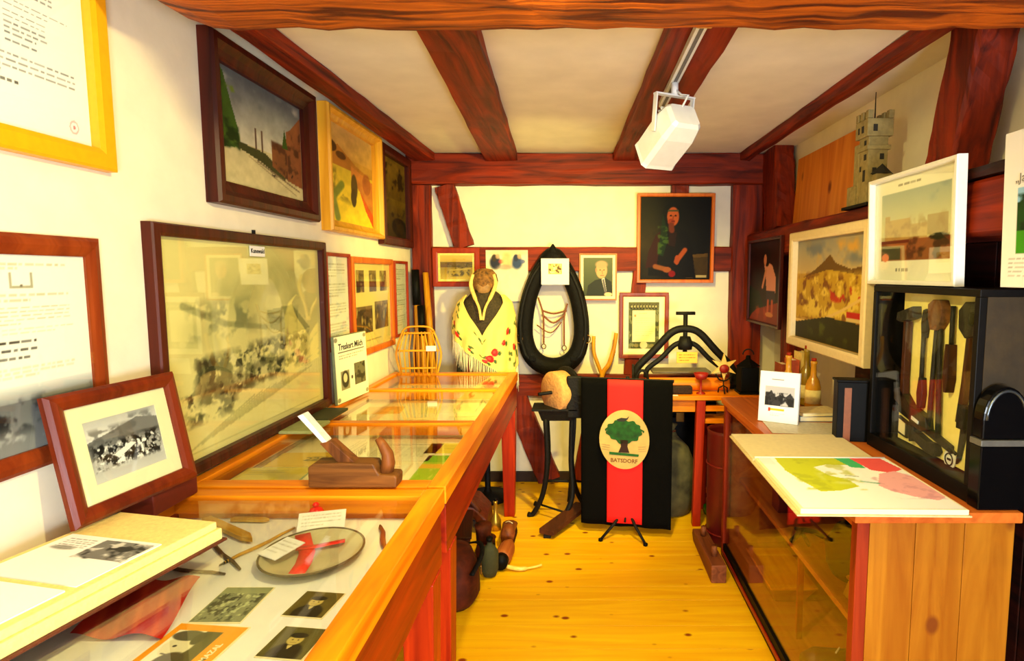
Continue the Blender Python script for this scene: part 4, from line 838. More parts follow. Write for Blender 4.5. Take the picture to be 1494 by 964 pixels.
# press
cp = thing('copying_press', 'black iron copying press with double arch and T-handle', 'press', (.615, 3.40, .741))
def arch(z0, zt, hw, r, name, wv=.06):
    p = smooth_open([(-hw,0,z0),(-hw*.96,0,z0+.05),(-hw*.62,0,z0+(zt-z0)*.55),(-hw*.28,0,z0+(zt-z0)*.92),(0,0,zt),(hw*.28,0,z0+(zt-z0)*.92),(hw*.62,0,z0+(zt-z0)*.55),(hw*.96,0,z0+.05),(hw,0,z0)])
    MB().tube(p, r, 10).build(name, M_IRON, cp, True)
arch(.07, .345, .285, .022, 'arch'); arch(.06, .265, .225, .015, 'inner_arch')
MB().tube([(0,0,.20),(0,0,.43)], .013, 10).build('screw', M_IRON, cp, True); MB().tube([(-.055,0,.435),(.055,0,.435)], .010, 10).build('handle', M_IRON, cp, True)
MB().lathe([(.0,.225),(.04,.225),(.045,.26),(.03,.30),(.0,.30)], 16, caps=False).build('boss', M_IRON, cp, True)
for s in (-1,1):
    bx('foot', M_IRON, s*.285-.03, s*.285+.03, -.05, .05, 0, .015, cp, .004); bx('post', M_IRON, s*.285-.018, s*.285+.018, -.018, .018, .015, .09, cp, .004)
bx('platen', plain('grey_platen', S(96,84,60), .5, .2), -.19, .15, -.02, .12, .085, .10, cp, .004)
bx('name_plate', plain('yellow_plate', S(222,172,60), .5), -.055, .065, -.042, -.036, .15, .215, cp, .001); c = Cv(40,20,(232,184,70)); c.words(.1,.2,.9,3,.25,(140,90,20),3,.8,1,.4); c.mesh('print', M_PRINT, cp, .115, .06, (.005,-.0432,.1525))
rl = thing('wooden_roller', 'orange wooden roller lying on the side table under the press', 'roller', (.615, 3.31, .741)); MB().lathe([(.0,-.235),(.034,-.235),(.037,-.22),(.037,.22),(.034,.235),(.0,.235)], 20, lambda x,y,z:(z,x,y+.038), caps=False).build('cylinder', wood('roller_wood', S(240,140,26), S(216,104,16), 'x', .35), rl, True)
for s in (-1,1): MB().tube([(s*.23,0,.038),(s*.262,0,.038)], .012, 10).build('axle_end', M_IRON, rl, True)
tag(bx('dark_brush', plain('dark_bristle', S(44,22,12), .9, 0, .6, 90, .5), .49, .625, 3.20, 3.25, .741, .785, bevel=.008), 'dark brown brush block lying before the orange roller', 'brush')
tag(bx('paper_slip', M_WHITE, .47, .54, 3.165, 3.185, .7405, .7425, bevel=0), 'white paper slip at the front edge of the side table', 'paper')
st = thing('straw_star', 'straw star on a dark wire stand beside the press', 'ornament', (.80, 3.225, .741))
for k in range(3): MB().tube([(.03*math.cos(2.1*k+.5),.03*math.sin(2.1*k+.5),.004),(.045*math.cos(2.1*k+.5)*.6,.02*math.sin(2.1*k+.5),.03),(0,0,.045),(0,0,.10)], .004, 6).build('wire_foot', M_IRON, st, True)
for s in (-1,1): MB().tube(smooth_open([(0,0,.07),(s*.025,0,.08),(s*.045,0,.11)]), .004, 6).build('wire_arm', M_IRON, st, True)
sp_ = [((.075 if i % 2 == 0 else .028)*math.cos(PI/2+i*PI/6), (.075 if i % 2 == 0 else .028)*math.sin(PI/2+i*PI/6)) for i in range(12)]
MB().prism(sp_, lambda a,b,d:(a,d,b+.15), -.008, .008).build('star', plain('straw', S(240,204,120), .7), st); MB().lathe([(0,-.02),(.022,-.016),(.028,0),(.0,.01)], 14, lambda x,y,z:(x,-.012+z*.5,y*.9+.14), caps=False).build('red_heart', plain('red_clay', S(150,24,16), .5), st, True)
bw = thing('red_bowl', 'small dark red bowl on a stem beside the straw star', 'bowl', (.675, 3.225, .741)); MB().lathe([(.025,0),(.025,.004),(.006,.012),(.006,.075),(.03,.085),(.042,.115),(.039,.115),(.027,.09),(.0,.082)], 18, caps=False).build('cup', plain('red_clay', S(150,24,16), .5), bw, True)
ln = thing('black_lantern', 'black iron lantern at the right end of the side table', 'lantern', (.94, 3.25, .741))
bx('case', M_BLACK, -.05,.05,-.05,.05,.012,.15, ln, .004); bx('base', M_BLACK, -.058,.058,-.058,.058,0,.012, ln, .002); MB().lathe([(.07,.15),(.05,.165),(.015,.19),(.012,.21),(.0,.212)], 4, caps=False).build('roof', M_BLACK, ln); MB().tube([(.03*math.cos(t),0,.215+.03*math.sin(t)) for t in np.linspace(0,PI,9)], .004, 6).build('handle', M_IRON, ln, True)
ih = thing('iron_hoops', 'black bent iron hoop standing behind the banner', 'iron hoop', (.35, 3.22, .741)); MB().tube(smooth_open([(-.035,0,0),(-.035,0,.08),(-.015,0,.125),(.012,0,.125),(.03,0,.08),(.03,0,0)]), .008, 8).build('hoop', M_IRON, ih, True); MB().tube([(-.05,.03,0),(-.05,.03,.16)], .006, 8).build('rod', M_IRON, ih, True)
# under the side table
sk = thing('cloth_sack', 'dull grey and yellow bundle under the side table', 'bundle', (.53, 3.38, 0)); MB().lathe([(0,.0),(.13,.01),(.16,.12),(.15,.28),(.11,.40),(.05,.46),(.03,.50),(.05,.53),(0,.54)], 20, lambda x,y,z:(x*(1+.08*math.sin(9*z+y*20)),y*.8,z), caps=False).build('sack', plain('grey_sack', S(74,70,42), .9, 0, .4, 9, .8), sk, True); MB().tube([(.033*math.cos(t),.026*math.sin(t),.49) for t in np.linspace(0,2*PI,14,endpoint=False)], .006, 6, True).build('tie', M_BROWNL, sk, True)
gb = thing('green_bottle', 'bright green bottle lying under the side table', 'bottle', (.735, 3.33, .034), (0,PI/2,.2)); MB().lathe([(0,0),(.03,0),(.033,.01),(.033,.10),(.012,.14),(.012,.17),(.0,.17)], 16, caps=False).build('body', plain('green_glass', S(70,160,20), .2), gb, True); MB().lathe([(0,.17),(.013,.17),(.013,.185),(0,.186)], 12, caps=False).build('cap', M_BLACK, gb, True)
bb = thing('dark_backing_chest', 'black chest added to darken the space behind the dull bundle', 'chest', (.60, 3.71, 0)); bx('body', M_BLACK, -.20,.25,-.12,.12,0,.52, bb, .01); bx('lid', M_BLACK, -.205,.255,-.125,.125,.522,.62, bb, .02); bx('clasp', plain('old_brass', S(120,84,30), .4, .8), .0,.05,-.13,-.122,.49,.55, bb, .002)  # added black backing that darkens the space under the side table
# barrel and block
br_ = thing('umbrella_barrel', 'tall dark red barrel standing behind the glazed cabinet', 'barrel', (.782, 3.00, .001)); MB().lathe([(0,0),(.105,0),(.108,.02),(.112,.30),(.112,.58),(.115,.60),(.107,.60),(.104,.58),(.104,.03),(0,.03)], 28, caps=False).build('body', plain('dark_red_lacquer', S(90,14,12), .4, 0, 0, 8, .2), br_, True)
for z in (.06,.42): MB().tube([(.113*math.cos(t),.113*math.sin(t),z) for t in np.linspace(0,2*PI,28,endpoint=False)], .005, 6, True).build('hoop', plain('dark_red_hoop', S(120,24,16), .4), br_, True)
bl = thing('wooden_runner', 'worn wooden sled runner lying at the foot of the cabinet', 'wooden runner', (.635, 2.56, 0)); W_RUN = wood('worn_runner', S(150,84,44), S(96,48,22), 'y', .6, 1.2)
MB().prism([(0,0),(.42,0),(.46,.03),(.45,.06),(.36,.07),(.2,.075),(.06,.085),(0,.085)], lambda a,b,d:(d,a,b), -.035,.035).build('runner', W_RUN, bl, bevel=.005); MB().tube([(0,.34,.07),(0,.34,.12)], .014, 8).build('peg', W_RUN, bl, True); MB().tube([(0,.10,.08),(0,.10,.13)], .014, 8).build('peg', W_RUN, bl, True)

# ================================================================== GLAZED CABINET (right)
CX0, CX1, CY0, CY1, CZ = .71, 1.115, 1.45, 2.84, .80
cb = thing('glazed_cabinet', 'low pine cabinet with glass front carrying the open atlas', 'cabinet', (0,0,0))
M_CPINE = wood('honey_pine_z', S(182,120,26), S(142,76,8), 'z', .4, .7, knots=.16, knot_col=S(120,60,16), rnd=True)
M_CPINEY = wood('honey_pine_y', S(214,120,44), S(176,80,22), 'y', .4, .9)
M_RPOST = wood('red_post', S(160,52,18), S(110,26,10), 'z', .4, 1)
bx('top', M_CPINEY, CX0-.012, CX1+.008, CY0-.012, CY1+.01, CZ-.028, CZ, cb, .003)
xs_ = [CX0+.032, .86, .985, CX1-.002]
for a, b in zip(xs_[:-1], xs_[1:]):
    o = bx('plank', M_CPINE, -(b-a)/2+.0006, (b-a)/2-.0006, -.009, .009, 0, CZ-.03, cb, .0015); o.location = ((a+b)/2, CY0+.009, .002)
bx('post', M_RPOST, CX0, CX0+.032, CY0, CY0+.032, .002, CZ-.028, cb, .002); bx('post', M_RPOST, CX0, CX0+.032, CY1-.035, CY1, .002, CZ-.028, cb, .002)
bx('back_panel', M_DARKT, CX1-.012, CX1-.002, CY0+.018, CY1-.018, .002, CZ-.028, cb, 0); bx('end_panel', M_CPINEY, CX0+.032, CX1-.002, CY1-.018, CY1, .002, CZ-.028, cb, 0)
bx('bottom', M_CPINEY, CX0+.02, CX1-.012, CY0+.018, CY1-.018, .05, .07, cb, 0)
bx('front_rail', M_CPINEY, CX0+.004, CX0+.024, CY0+.032, CY1-.035, CZ-.055, CZ-.028, cb, .002)
bx('plinth', M_BLACK, CX0+.002, CX0+.02, CY0+.032, CY1-.035, .002, .075, cb, .001); bx('plinth_strip', plain('red_strip', S(150,20,14), .4), CX0-.003, CX0+.002, CY0+.03, CY1-.03, .022, .042, cb, .001)
MB().box(CX0+.009, CX0+.013, CY0+.03, CY1-.033, .072, CZ-.05).build('glass_front', M_GLASS, cb)
for a, b in ((.79,.95),(.952,1.098)): bx('shelf', M_CPINEY, a, b, CY0+.02, CY1-.02, .385, .405, cb, .002)
bx('shelf_post', M_PINEZ, .795, .815, 2.04, 2.06, .07, .384, cb, .002)
# things inside the cabinet
ci = 'things inside the glazed cabinet'
o = thing('red_box', 'dark red upright box on the cabinet shelf', 'box', (.90,2.42,.406), group=ci); bx('body', plain('dark_red_box', S(120,22,20), .5), -.07,.07,-.04,.04,0,.20, o, .004); bx('lid', plain('dark_red_lid', S(150,30,24), .5), -.073,.073,-.043,.043,.201,.235, o, .004)
o = thing('black_kettle', 'black kettle with brass hoop handle on the cabinet shelf', 'kettle', (.945,1.88,.406), group=ci); MB().lathe([(0,0),(.10,0),(.115,.03),(.12,.09),(.09,.15),(.05,.17),(0,.175)], 24, caps=False).build('body', M_BLACK, o, True); MB().lathe([(.05,.172),(.03,.19),(.012,.195),(.015,.21),(0,.215)], 16, caps=False).build('lid', M_BLACK, o, True)
MB().tube([(0,.105*math.cos(t),.14+.15*math.sin(t)) for t in np.linspace(0,PI,14)], .005, 6).build('handle', plain('old_brass', S(120,84,30), .4, .8), o, True); MB().tube([(0,-.10,.06),(0,-.15,.10),(0,-.17,.14)], [.022,.016,.012], 8).build('spout', M_BLACK, o, True)
o = thing('iron_clamp', 'dark iron clamp lying on the cabinet shelf edge', 'clamp', (.845,2.12,.406), (0,0,.4), ci); MB().tube(smooth_open([(-.07,0,.012),(-.04,0,.03),(0,.02,.035),(.04,0,.03),(.07,-.02,.012)]), .009, 8).build('jaw', M_IRON, o, True); MB().tube([(-.03,-.05,.012),(0,.02,.03),(.03,.08,.012)], .007, 8).build('screw', M_IRON, o, True)
o = thing('wooden_mould', 'light wooden butter mould on the cabinet shelf', 'mould', (.88,1.68,.406), (0,0,.1), ci); MB().hexa([(-.05,-.08,0),(.05,-.08,0),(.05,.08,0),(-.05,.08,0),(-.04,-.07,.05),(.04,-.07,.05),(.04,.07,.05),(-.04,.07,.05)]).build('body', Y_WD, o, bevel=.003); MB().tube([(0,.08,.03),(0,.15,.03)], .011, 8).build('grip', Y_WD, o, True)
for i, (y, lab) in enumerate(((1.515,'pale wooden rod standing at the near end inside the cabinet'),(1.60,'pale wooden rod standing by the butter mould inside the cabinet'))):
    o = thing('pale_rod', lab, 'rod', (.815-.0*i,y,.406), group=ci); MB().tube([(0,0,0),(0,0,.32)], .011, 8).build('shaft', wood('pale_rod', S(236,190,110), S(214,156,70), 'z', .5), o, True); MB().lathe([(0,.32),(.015,.32),(.015,.335),(0,.34)], 10, caps=False).build('knob', M_PINEZ, o, True)
o = thing('wooden_trough', 'shallow wooden trough on the cabinet floor', 'trough', (.86,2.42,.0715), group=ci); MB().hexa([(-.06,-.13,0),(.06,-.13,0),(.06,.13,0),(-.06,.13,0),(-.09,-.17,.07),(.09,-.17,.07),(.09,.17,.07),(-.09,.17,.07)]).build('body', M_CPINEY, o, bevel=.004); bx('rim', M_PINE, -.095,.095,-.175,.175,.0705,.082, o, .003)
o = thing('leather_shoe', 'dark leather shoe on the cabinet floor', 'shoe', (.86,1.86,.0715), (0,0,.3), ci)
def shoe(o, mat, sole):
    secs_ = [(-.12,.035,.075),(-.08,.038,.085),(-.02,.034,.07),(.04,.040,.05),(.09,.042,.04),(.12,.030,.028),(.135,.012,.015)]; n = 12
    vs = [(x, wd*math.cos(2*PI*k/n), .016+max(0, h*(.5+.5*math.sin(2*PI*k/n)))) for x, wd, h in secs_ for k in range(n)]
    MB().add(vs, [(i*n+k, i*n+(k+1)%n, (i+1)*n+(k+1)%n, (i+1)*n+k) for i in range(len(secs_)-1) for k in range(n)]+[tuple(range(n)), tuple(range(len(vs)-n, len(vs)))]).build('upper', mat, o, True)
    MB().prism([(-.125,-.03),(-.06,-.034),(.05,-.042),(.11,-.034),(.138,0),(.11,.034),(.05,.042),(-.06,.034),(-.125,.03)], lambda a,b,d:(a,b,d), 0, .015).build('sole', sole, o)
    MB().tube(smooth_open([(-.02,-.02,.085),(.01,0,.082),(.03,.02,.068)]), .003, 5).build('lace', M_CREAM, o, True)
shoe(o, M_BROWNL, M_BLACK)
o = thing('olive_cloth', 'olive cloth bundle on the cabinet floor near its end', 'cloth', (.86,1.62,.0715), group=ci); MB().lathe([(0,0),(.09,.005),(.11,.05),(.09,.11),(.04,.14),(0,.145)], 18, lambda x,y,z:(x*(.9+.12*math.sin(11*z*9+x*30)),y*1.1,z), caps=False).build('bundle', plain('olive_cloth', S(96,84,30), .9, 0, .5, 24, .5), o, True); ribbon([(-.06,-.09,.115),(0,0,.148),(.06,.09,.115)], .02, o, 'strap').data.materials[0] = M_BROWNL

# ---- open atlas on the cabinet
at = thing('open_atlas', 'large open atlas showing a coloured map, overhanging the cabinet', 'atlas', (.765, 1.83, CZ+.001), (0,0,-.02))
mp_ = Cv(150, 130, (248,252,252)); lime = (196,206,40)
mp_.rect(.0,.0,.10,.16,(226,232,240),.8)
mp_.poly([(.13,.0),(.36,.0),(.62,.0),(.63,.17),(.47,.16),(.36,.22),(.40,.40),(.50,.48),(.52,.62),(.36,.70),(.22,.72),(.16,.5),(.12,.3)], lime); mp_.blot((166,176,40), .55, 9, 9, 5, .13,.02,.6,.7,.6,8,.03)
mp_.poly([(.60,.0),(.74,.0),(.74,.24),(.64,.22)], (70,186,120)); mp_.poly([(.72,.0),(.96,.0),(1,.26),(.88,.34),(.76,.28)], (236,90,90)); mp_.poly([(.78,.36),(.92,.30),(1,.42),(1,.80),(.92,.86),(.80,.80),(.70,.70),(.66,.6)], (240,176,184)); mp_.blot((206,140,156), .55, 12, 12, 7, .66,.34,1,.85,.5,8,.03)
mp_.line(.52,.40,.60,.42,.006,(130,150,120)); mp_.line(.58,.52,.68,.56,.010,(90,160,120)); mp_.blot((226,236,240), .52, 6, 6, 9, .3,.2,.7,.6,.6,6)
bx('cover', plain('atlas_cover', S(206,190,140), .6), -.215,.215,-.42,-.002,0,.004, at, .001); bx('page_block', M_CREAM, -.205,.21,-.415,-.003,.004,.018, at, .002)
bx('cover', plain('atlas_cover', S(206,190,140), .6), -.215,.185,.0,.30,0,.005, at, .001); bx('page_block', plain('beige_page', S(226,212,168), .7, var=.04), -.21,.18,.003,.296,.005,.013, at, .001)
MB().tube([(-.205,0,.014),(.205,0,.014)], .007, 8).build('spine_fold', M_WHITE, at, True)
mp_.mesh('map_page', M_PRINT, at, .40, .405, (.0025,-.209,.0188), flat=True)
o = tag(bx('loose_sheet', plain('grey_sheet', S(206,200,178), .5), -.14,.14,-.09,.09,0,.0015, bevel=0), 'loose grey paper sheet behind the atlas', 'paper'); o.location = (.88, 2.26, CZ+.001); o.rotation_euler = (0,0,-.1)
# ---- booklet on stand
bo = thing('standing_booklet', 'white upright booklet with mountain photograph on the cabinet', 'booklet', (.80, 2.335, CZ+.0035), (-.12,0,-.55))
bx('block', M_WHITE, -.078,.078,0,.022,0,.205, bo, .001)
k_ = Cv(70,95,(250,250,248)); k_.rect(.3,.13,.62,.15,(150,150,150)); k_.rect(.14,.28,.90,.68,(190,190,192)); k_.poly([(.14,.68),(.14,.5),(.30,.36),(.42,.5),(.54,.44),(.68,.48),(.80,.40),(.90,.5),(.90,.68)], (50,50,54)); k_.poly([(.56,.66),(.62,.50),(.72,.52),(.76,.66)], (196,196,196)); k_.blot((20,20,22), .52, 9, 8, 5, .14,.4,.9,.68,.9,9,.01); k_.rect(.24,.72,.30,.79,(230,60,30)); k_.rect(.30,.73,.66,.775,(246,190,30)); k_.words(.3,.82,.7,2,.04,(210,190,190),3,.7)
k_.mesh('cover_print', M_PRINT, bo, .150, .200, (0,-.0008,.002))
bx('prop', M_WHITE, -.03,.03,.024,.075,0.008,.012, bo, 0)
# ---- pile of books, dark binder, bottles
pb = [('pale blue book at the bottom of the small pile', S(120,140,150), .022, 0.0), ('cream book on top of the small pile', S(226,206,150), .014, .12)]
z = CZ+.001
for lab, col, th, ro in pb:
    o = thing('small_book', lab, 'book', (.985, 2.42, z), (0,0,ro), 'small pile of books on the cabinet'); mt = plain('bk'+lab[:8], col, .6)
    bx('cover', mt, -.085,.085,-.06,.06,0,.002, o, 0); bx('pages', M_CREAM, -.082,.080,-.057,.057,.002,th-.002, o, 0); bx('cover', mt, -.085,.085,-.06,.06,th-.002,th, o, 0); bx('spine', mt, -.085,-.082,-.06,.06,0,th, o, 0); z += th+.0008
bd = thing('dark_binder', 'black binder with brown spine standing beside the tool case', 'binder', (.985, 2.10, CZ+.001), (0,0,-.15)); bx('boards', M_BLACK, -.055,.055,-.028,.028,0,.215, bd, .002); bx('spine_label', plain('brown_label', S(130,70,24), .5), -.032,-.008,-.0295,-.028,.0,.195, bd, 0); bx('lid', M_BLACK, -.06,.06,-.032,.032,.2155,.224, bd, .002)
M_BOT = plain('amber_bottle', S(214,150,40), .15, 0, 0, 20, .2); M_LBL = plain('bottle_label', S(246,226,150), .6)
for i, (x, y, k, mt) in enumerate(((.955,2.66,1.0,M_BOT),(1.045,2.68,1.12,plain('olive_bottle', S(150,120,30), .15)),(1.03,2.56,.95,M_BOT))):
    o = thing('glass_bottle', ('amber glass bottle with cream label at the end of the row','tall olive glass bottle with cream label in the row','amber glass bottle standing before the olive bottle')[i], 'bottle', (x, y, CZ+.001), group='bottles on the cabinet')
    MB().lathe([(0,0),(.030,0),(.033,.006),(.033,.11*k),(.026,.14*k),(.013,.165*k),(.012,.215*k),(.0145,.22*k),(.0145,.232*k),(0,.232*k)], 20, caps=False).build('body', mt, o, True)
    MB().lathe([(.0334,.035),(.0337,.035),(.0337,.095),(.0334,.095)], 20, caps=False).build('label', M_LBL, o, True); MB().lathe([(0,.232*k),(.011,.232*k),(.011,.245*k),(0,.246*k)], 12, caps=False).build('cork', M_PINEZ, o, True)
for i, (x, y, h, c_) in enumerate(((1.01,2.775,.20,S(206,84,30)),(1.055,2.775,.235,S(240,210,120)),(.965,2.78,.18,S(150,60,24)))):
    o = thing('upright_book', ('orange-red upright book behind the bottles','pale cream upright book behind the bottles','brown upright book behind the bottles')[i], 'book', (x, y, CZ+.001), group='upright books on the cabinet'); mt = plain('ub%d' % i, c_, .6)
    bx('cover', mt, -.018,-.016,-.05,.045,0,h, o, 0); bx('cover', mt, .016,.018,-.05,.045,0,h, o, 0); bx('spine', mt, -.018,.018,-.052,-.05,0,h, o, 0); bx('pages', M_CREAM, -.016,.016,-.05,.04,.003,h-.004, o, 0)

# ================================================================== TOOL CASE
TCX, TY0, TY1, TZ0, TZ1 = 1.02, 1.50, 2.045, CZ+.001, 1.362
tc_ = thing('tool_case', 'black glazed case displaying old tools, standing on the cabinet', 'display case', (0,0,0))
M_CASE = plain('black_case', (.005,.0045,.0045,1), .45, spec=.1)
M_SIDE = plain('dark_olive_side', S(46,34,8), .7, 0, .2, 20, .3)
bx('base', M_CASE, TCX, 1.265, TY0, TY1, TZ0, TZ0+.045, tc_, .002); bx('top', M_CASE, TCX, 1.265, TY0, TY1, TZ1-.02, TZ1, tc_, .002)
bx('side', M_SIDE, TCX+.02, 1.265, TY0, TY0+.012, TZ0+.045, TZ1-.02, tc_, 0); bx('side', M_CASE, TCX+.02, 1.265, TY1-.012, TY1, TZ0+.045, TZ1-.02, tc_, 0); bx('back', M_CASE, 1.255, 1.265, TY0+.012, TY1-.012, TZ0+.045, TZ1-.02, tc_, 0)
for y in (TY0, TY1-.02): bx('front_post', M_CASE, TCX, TCX+.02, y, y+.02, TZ0+.045, TZ1-.02, tc_, .002)
bx('tool_board', plain('cream_board', S(250,234,140), .7, var=.04), 1.080, 1.092, TY0+.022, TY1-.09, TZ0+.050, TZ1-.022, tc_, 0)
MB().box(TCX+.006, TCX+.010, TY0+.018, TY1-.018, TZ0+.043, TZ1-.018).build('glass_front', M_GLASS2, tc_)
# tools hang on the board; p = (s along the board from the far edge, z)
BX = 1.0795; s2y = lambda s: (TY1-.09) - s
def tool(name, label, cat):
    return thing(name, label, cat, (BX, 0, 0), group='old tools on the cream board')
def plate(r, name, pts, th, mat, x=0, bevel=.002):
    return MB().prism([(s2y(a), b) for a, b in pts], lambda a, b, d: (d, a, b), -x-th, -x).build(name, mat, r, bevel=bevel)
def rod(r, name, pts, rad, mat): return MB().tube(smooth_open([(-.012, s2y(a), b) for a, b in pts], 3), rad, 8).build(name, mat, r, True)
W_TH = wood('tool_handle', S(80,36,12), S(36,14,6), 'z', .5, 2); M_TI = plain('tool_iron', (.022,.02,.018,1), .5, .5, .3, 60)
t = tool('claw_hammer', 'broad hammer with wooden handle, first on the cream tool board', 'hammer'); plate(t,'head',[(.012,1.275),(.10,1.30),(.105,1.265),(.085,1.258),(.03,1.245),(.008,1.25)],.03,M_TI); plate(t,'handle',[(.044,1.25),(.062,1.25),(.060,1.06),(.064,1.0),(.040,1.0),(.043,1.08)],.022,W_TH,.003)
t = tool('double_spoon', 'black double-ended spoon tool beside the hammer', 'spoon tool'); plate(t,'blade',[(.131,1.29),(.148,1.295),(.153,1.25),(.146,1.205),(.130,1.20),(.124,1.25)],.015,M_TI); rod(t,'shank',[(.139,1.21),(.139,1.07)],.007,M_TI); plate(t,'bowl',[(.132,1.08),(.147,1.08),(.155,1.03),(.149,.985),(.130,.98),(.124,1.03)],.018,M_TI)
t = tool('iron_tongs', 'long rusty blacksmith tongs with two straight reins', 'tongs'); plate(t,'jaws',[(.180,1.31),(.205,1.325),(.235,1.325),(.250,1.30),(.244,1.26),(.222,1.235),(.196,1.235),(.184,1.27)],.03,plain('rusty_iron', S(110,70,34), .7, .2, .5, 50, .4)); rod(t,'rein',[(.205,1.24),(.198,1.10),(.190,.925)],.008,M_TI); rod(t,'rein',[(.220,1.24),(.228,1.10),(.238,.915)],.008,M_TI)
t = tool('screw_driver', 'short screwdriver with bulbous wooden handle', 'screwdriver'); rod(t,'shank',[(.275,1.31),(.276,1.19)],.007,M_TI); plate(t,'handle',[(.268,1.20),(.285,1.20),(.290,1.10),(.282,1.06),(.270,1.06),(.264,1.10)],.026,W_TH)
t = tool('adjustable_wrench', 'large dark wrench at the near edge of the tool board', 'wrench'); plate(t,'jaw',[(.318,1.30),(.345,1.325),(.395,1.325),(.395,1.30),(.365,1.295),(.362,1.265),(.395,1.26),(.392,1.235),(.35,1.225),(.322,1.25)],.025,M_TI); plate(t,'handle',[(.347,1.24),(.364,1.24),(.355,1.10),(.340,.985),(.320,.985),(.336,1.10)],.018,W_TH)
t = tool('long_knife', 'long black knife below the wrench', 'knife'); plate(t,'handle',[(.33,1.04),(.365,1.04),(.36,.97),(.328,.97)],.02,M_TI); plate(t,'blade',[(.330,.97),(.356,.97),(.335,.88),(.318,.86)],.008,M_TI)
t = tool('pocket_plane', 'dark spokeshave lying slantwise under the hammer', 'spokeshave'); plate(t,'body',[(.008,1.02),(.04,1.03),(.10,.985),(.19,.965),(.20,.93),(.17,.915),(.11,.925),(.09,.955),(.01,.985)],.025,plain('dark_toolwood', S(40,24,12), .5, 0, .3, 40, .4)); plate(t,'iron',[(.12,.955),(.16,.945),(.158,.935),(.12,.943)],.028,plain('pale_steel', (.85,.87,.9,1), .4, .2))
t = tool('flat_file', 'long flat file lying slantwise near the foot of the board', 'file'); plate(t,'blade',[(.012,.958),(.018,.972),(.30,.908),(.30,.885),(.012,.944)],.012,M_TI); rod(t,'tang',[(.30,.90),(.325,.893)],.005,M_TI)
t = tool('framed_label', 'tiny black framed label in the lower corner of the board', 'label'); plate(t,'frame',[(.012,.93),(.065,.92),(.065,.865),(.012,.87)],.008,M_TI,0,0); plate(t,'paper',[(.02,.92),(.057,.912),(.057,.873),(.02,.878)],.002,M_CREAM,.0082,0)
t = tool('hand_vise', 'black hand vise beneath the flat file', 'vise'); plate(t,'jaw',[(.09,.925),(.115,.93),(.125,.905),(.118,.87),(.10,.865)],.02,M_TI); plate(t,'body',[(.118,.91),(.20,.893),(.235,.896),(.25,.875),(.235,.857),(.195,.858),(.12,.88)],.022,M_TI)
t = tool('round_badge', 'round white badge at the lower edge of the board', 'badge'); MB().lathe([(0,0),(.027,0),(.027,.004),(0,.004)], 24, lambda x,y,z:(-z, s2y(.285)+x, .865+y), caps=False).build('disc', M_WHITE, t); MB().tube([(-.0055, s2y(.285)+.017*math.cos(q), .865+.017*math.sin(q)) for q in np.linspace(0,2*PI,20,endpoint=False)], .002, 5, True).build('ring', M_INK, t, True); MB().box(-.006,-.004,s2y(.285)-.008,s2y(.285)+.008,.862,.868).build('mark', M_INK, t)
for lab, a, zz in (('grey paper tag above the black hand vise',.155,.925),('grey paper tag under the black hand vise',.15,.872)):
    t = tool('paper_tag', lab, 'tag'); plate(t,'paper',[(a-.03,zz+.012),(a+.03,zz),(a+.03,zz-.018),(a-.03,zz-.006)],.002,plain('grey_tag', S(170,160,130), .7),0,0); plate(t,'print',[(a-.024,zz+.004),(a+.024,zz-.006),(a+.024,zz-.011),(a-.024,zz-.001)],.0008,M_GREYINK,.0022,0)
# black round-topped thing at the near end of the case
ct = thing('black_clock', 'glossy black round-topped clock case against the tool case', 'clock', (1.075, 1.475, CZ+.001)); M_GLOSS = plain('black_gloss', (.002,.002,.0025,1), .15, spec=.15)
bx('base', M_GLOSS, -.06,.06,-.022,.022,0,.165, ct, .003); bx('ledge', plain('grey_ledge', S(90,90,86), .3), -.062,.062,-.024,.022,.166,.182, ct, .002)
ap = [(-.058,0),(.058,0)]+[(.058*math.cos(q), .05+.085*math.sin(q)) for q in np.linspace(0,PI,16)]
MB().prism(ap, lambda a,b,d:(a,d,b+.183), -.020,.020).build('arched_body', M_GLOSS, ct, bevel=.004); MB().tube([(.05*math.cos(q),-.021,.233+.075*math.sin(q)) for q in np.linspace(0,PI,16)], .004, 6).build('highlight_arc', plain('highlight_grey', (.10,.12,.14,1), .3, .8), ct, True)  # blue-grey arc stands in for the highlight on the rounded top

# ================================================================== RIGHT WALL PICTURES
ZL = -PI/2
def girl_painting():
    c = Cv(80, 90, (50,10,10)); c.noise(.5,5,5,3); c.poly([(0,.55),(.35,.62),(.5,.8),(0,.95)], (26,44,14)); c.poly([(.25,.85),(1,.72),(1,1),(0,1),(.1,.92)], (150,50,22)); c.blot((190,80,36), .55, 6, 6, 4, .2,.75,1,1,.7,8)
    c.poly([(.50,.30),(.62,.26),(.74,.30),(.86,.45),(.85,.62),(.58,.62),(.56,.48)], (222,160,140)); c.ell(.58,.2,.09,.11,(20,10,12)); c.ell(.52,.23,.045,.07,(206,140,110)); c.line(.55,.36,.45,.56,.028,(214,150,120)); c.rect(.58,.60,.84,.73,(70,44,60)); c.line(.64,.73,.63,.88,.03,(200,100,60)); c.line(.76,.73,.76,.88,.03,(200,100,60)); c.ell(.68,.89,.12,.03,(210,140,80)); c.a = 255*(np.clip(c.a,0,255)/255)**1.25; return c
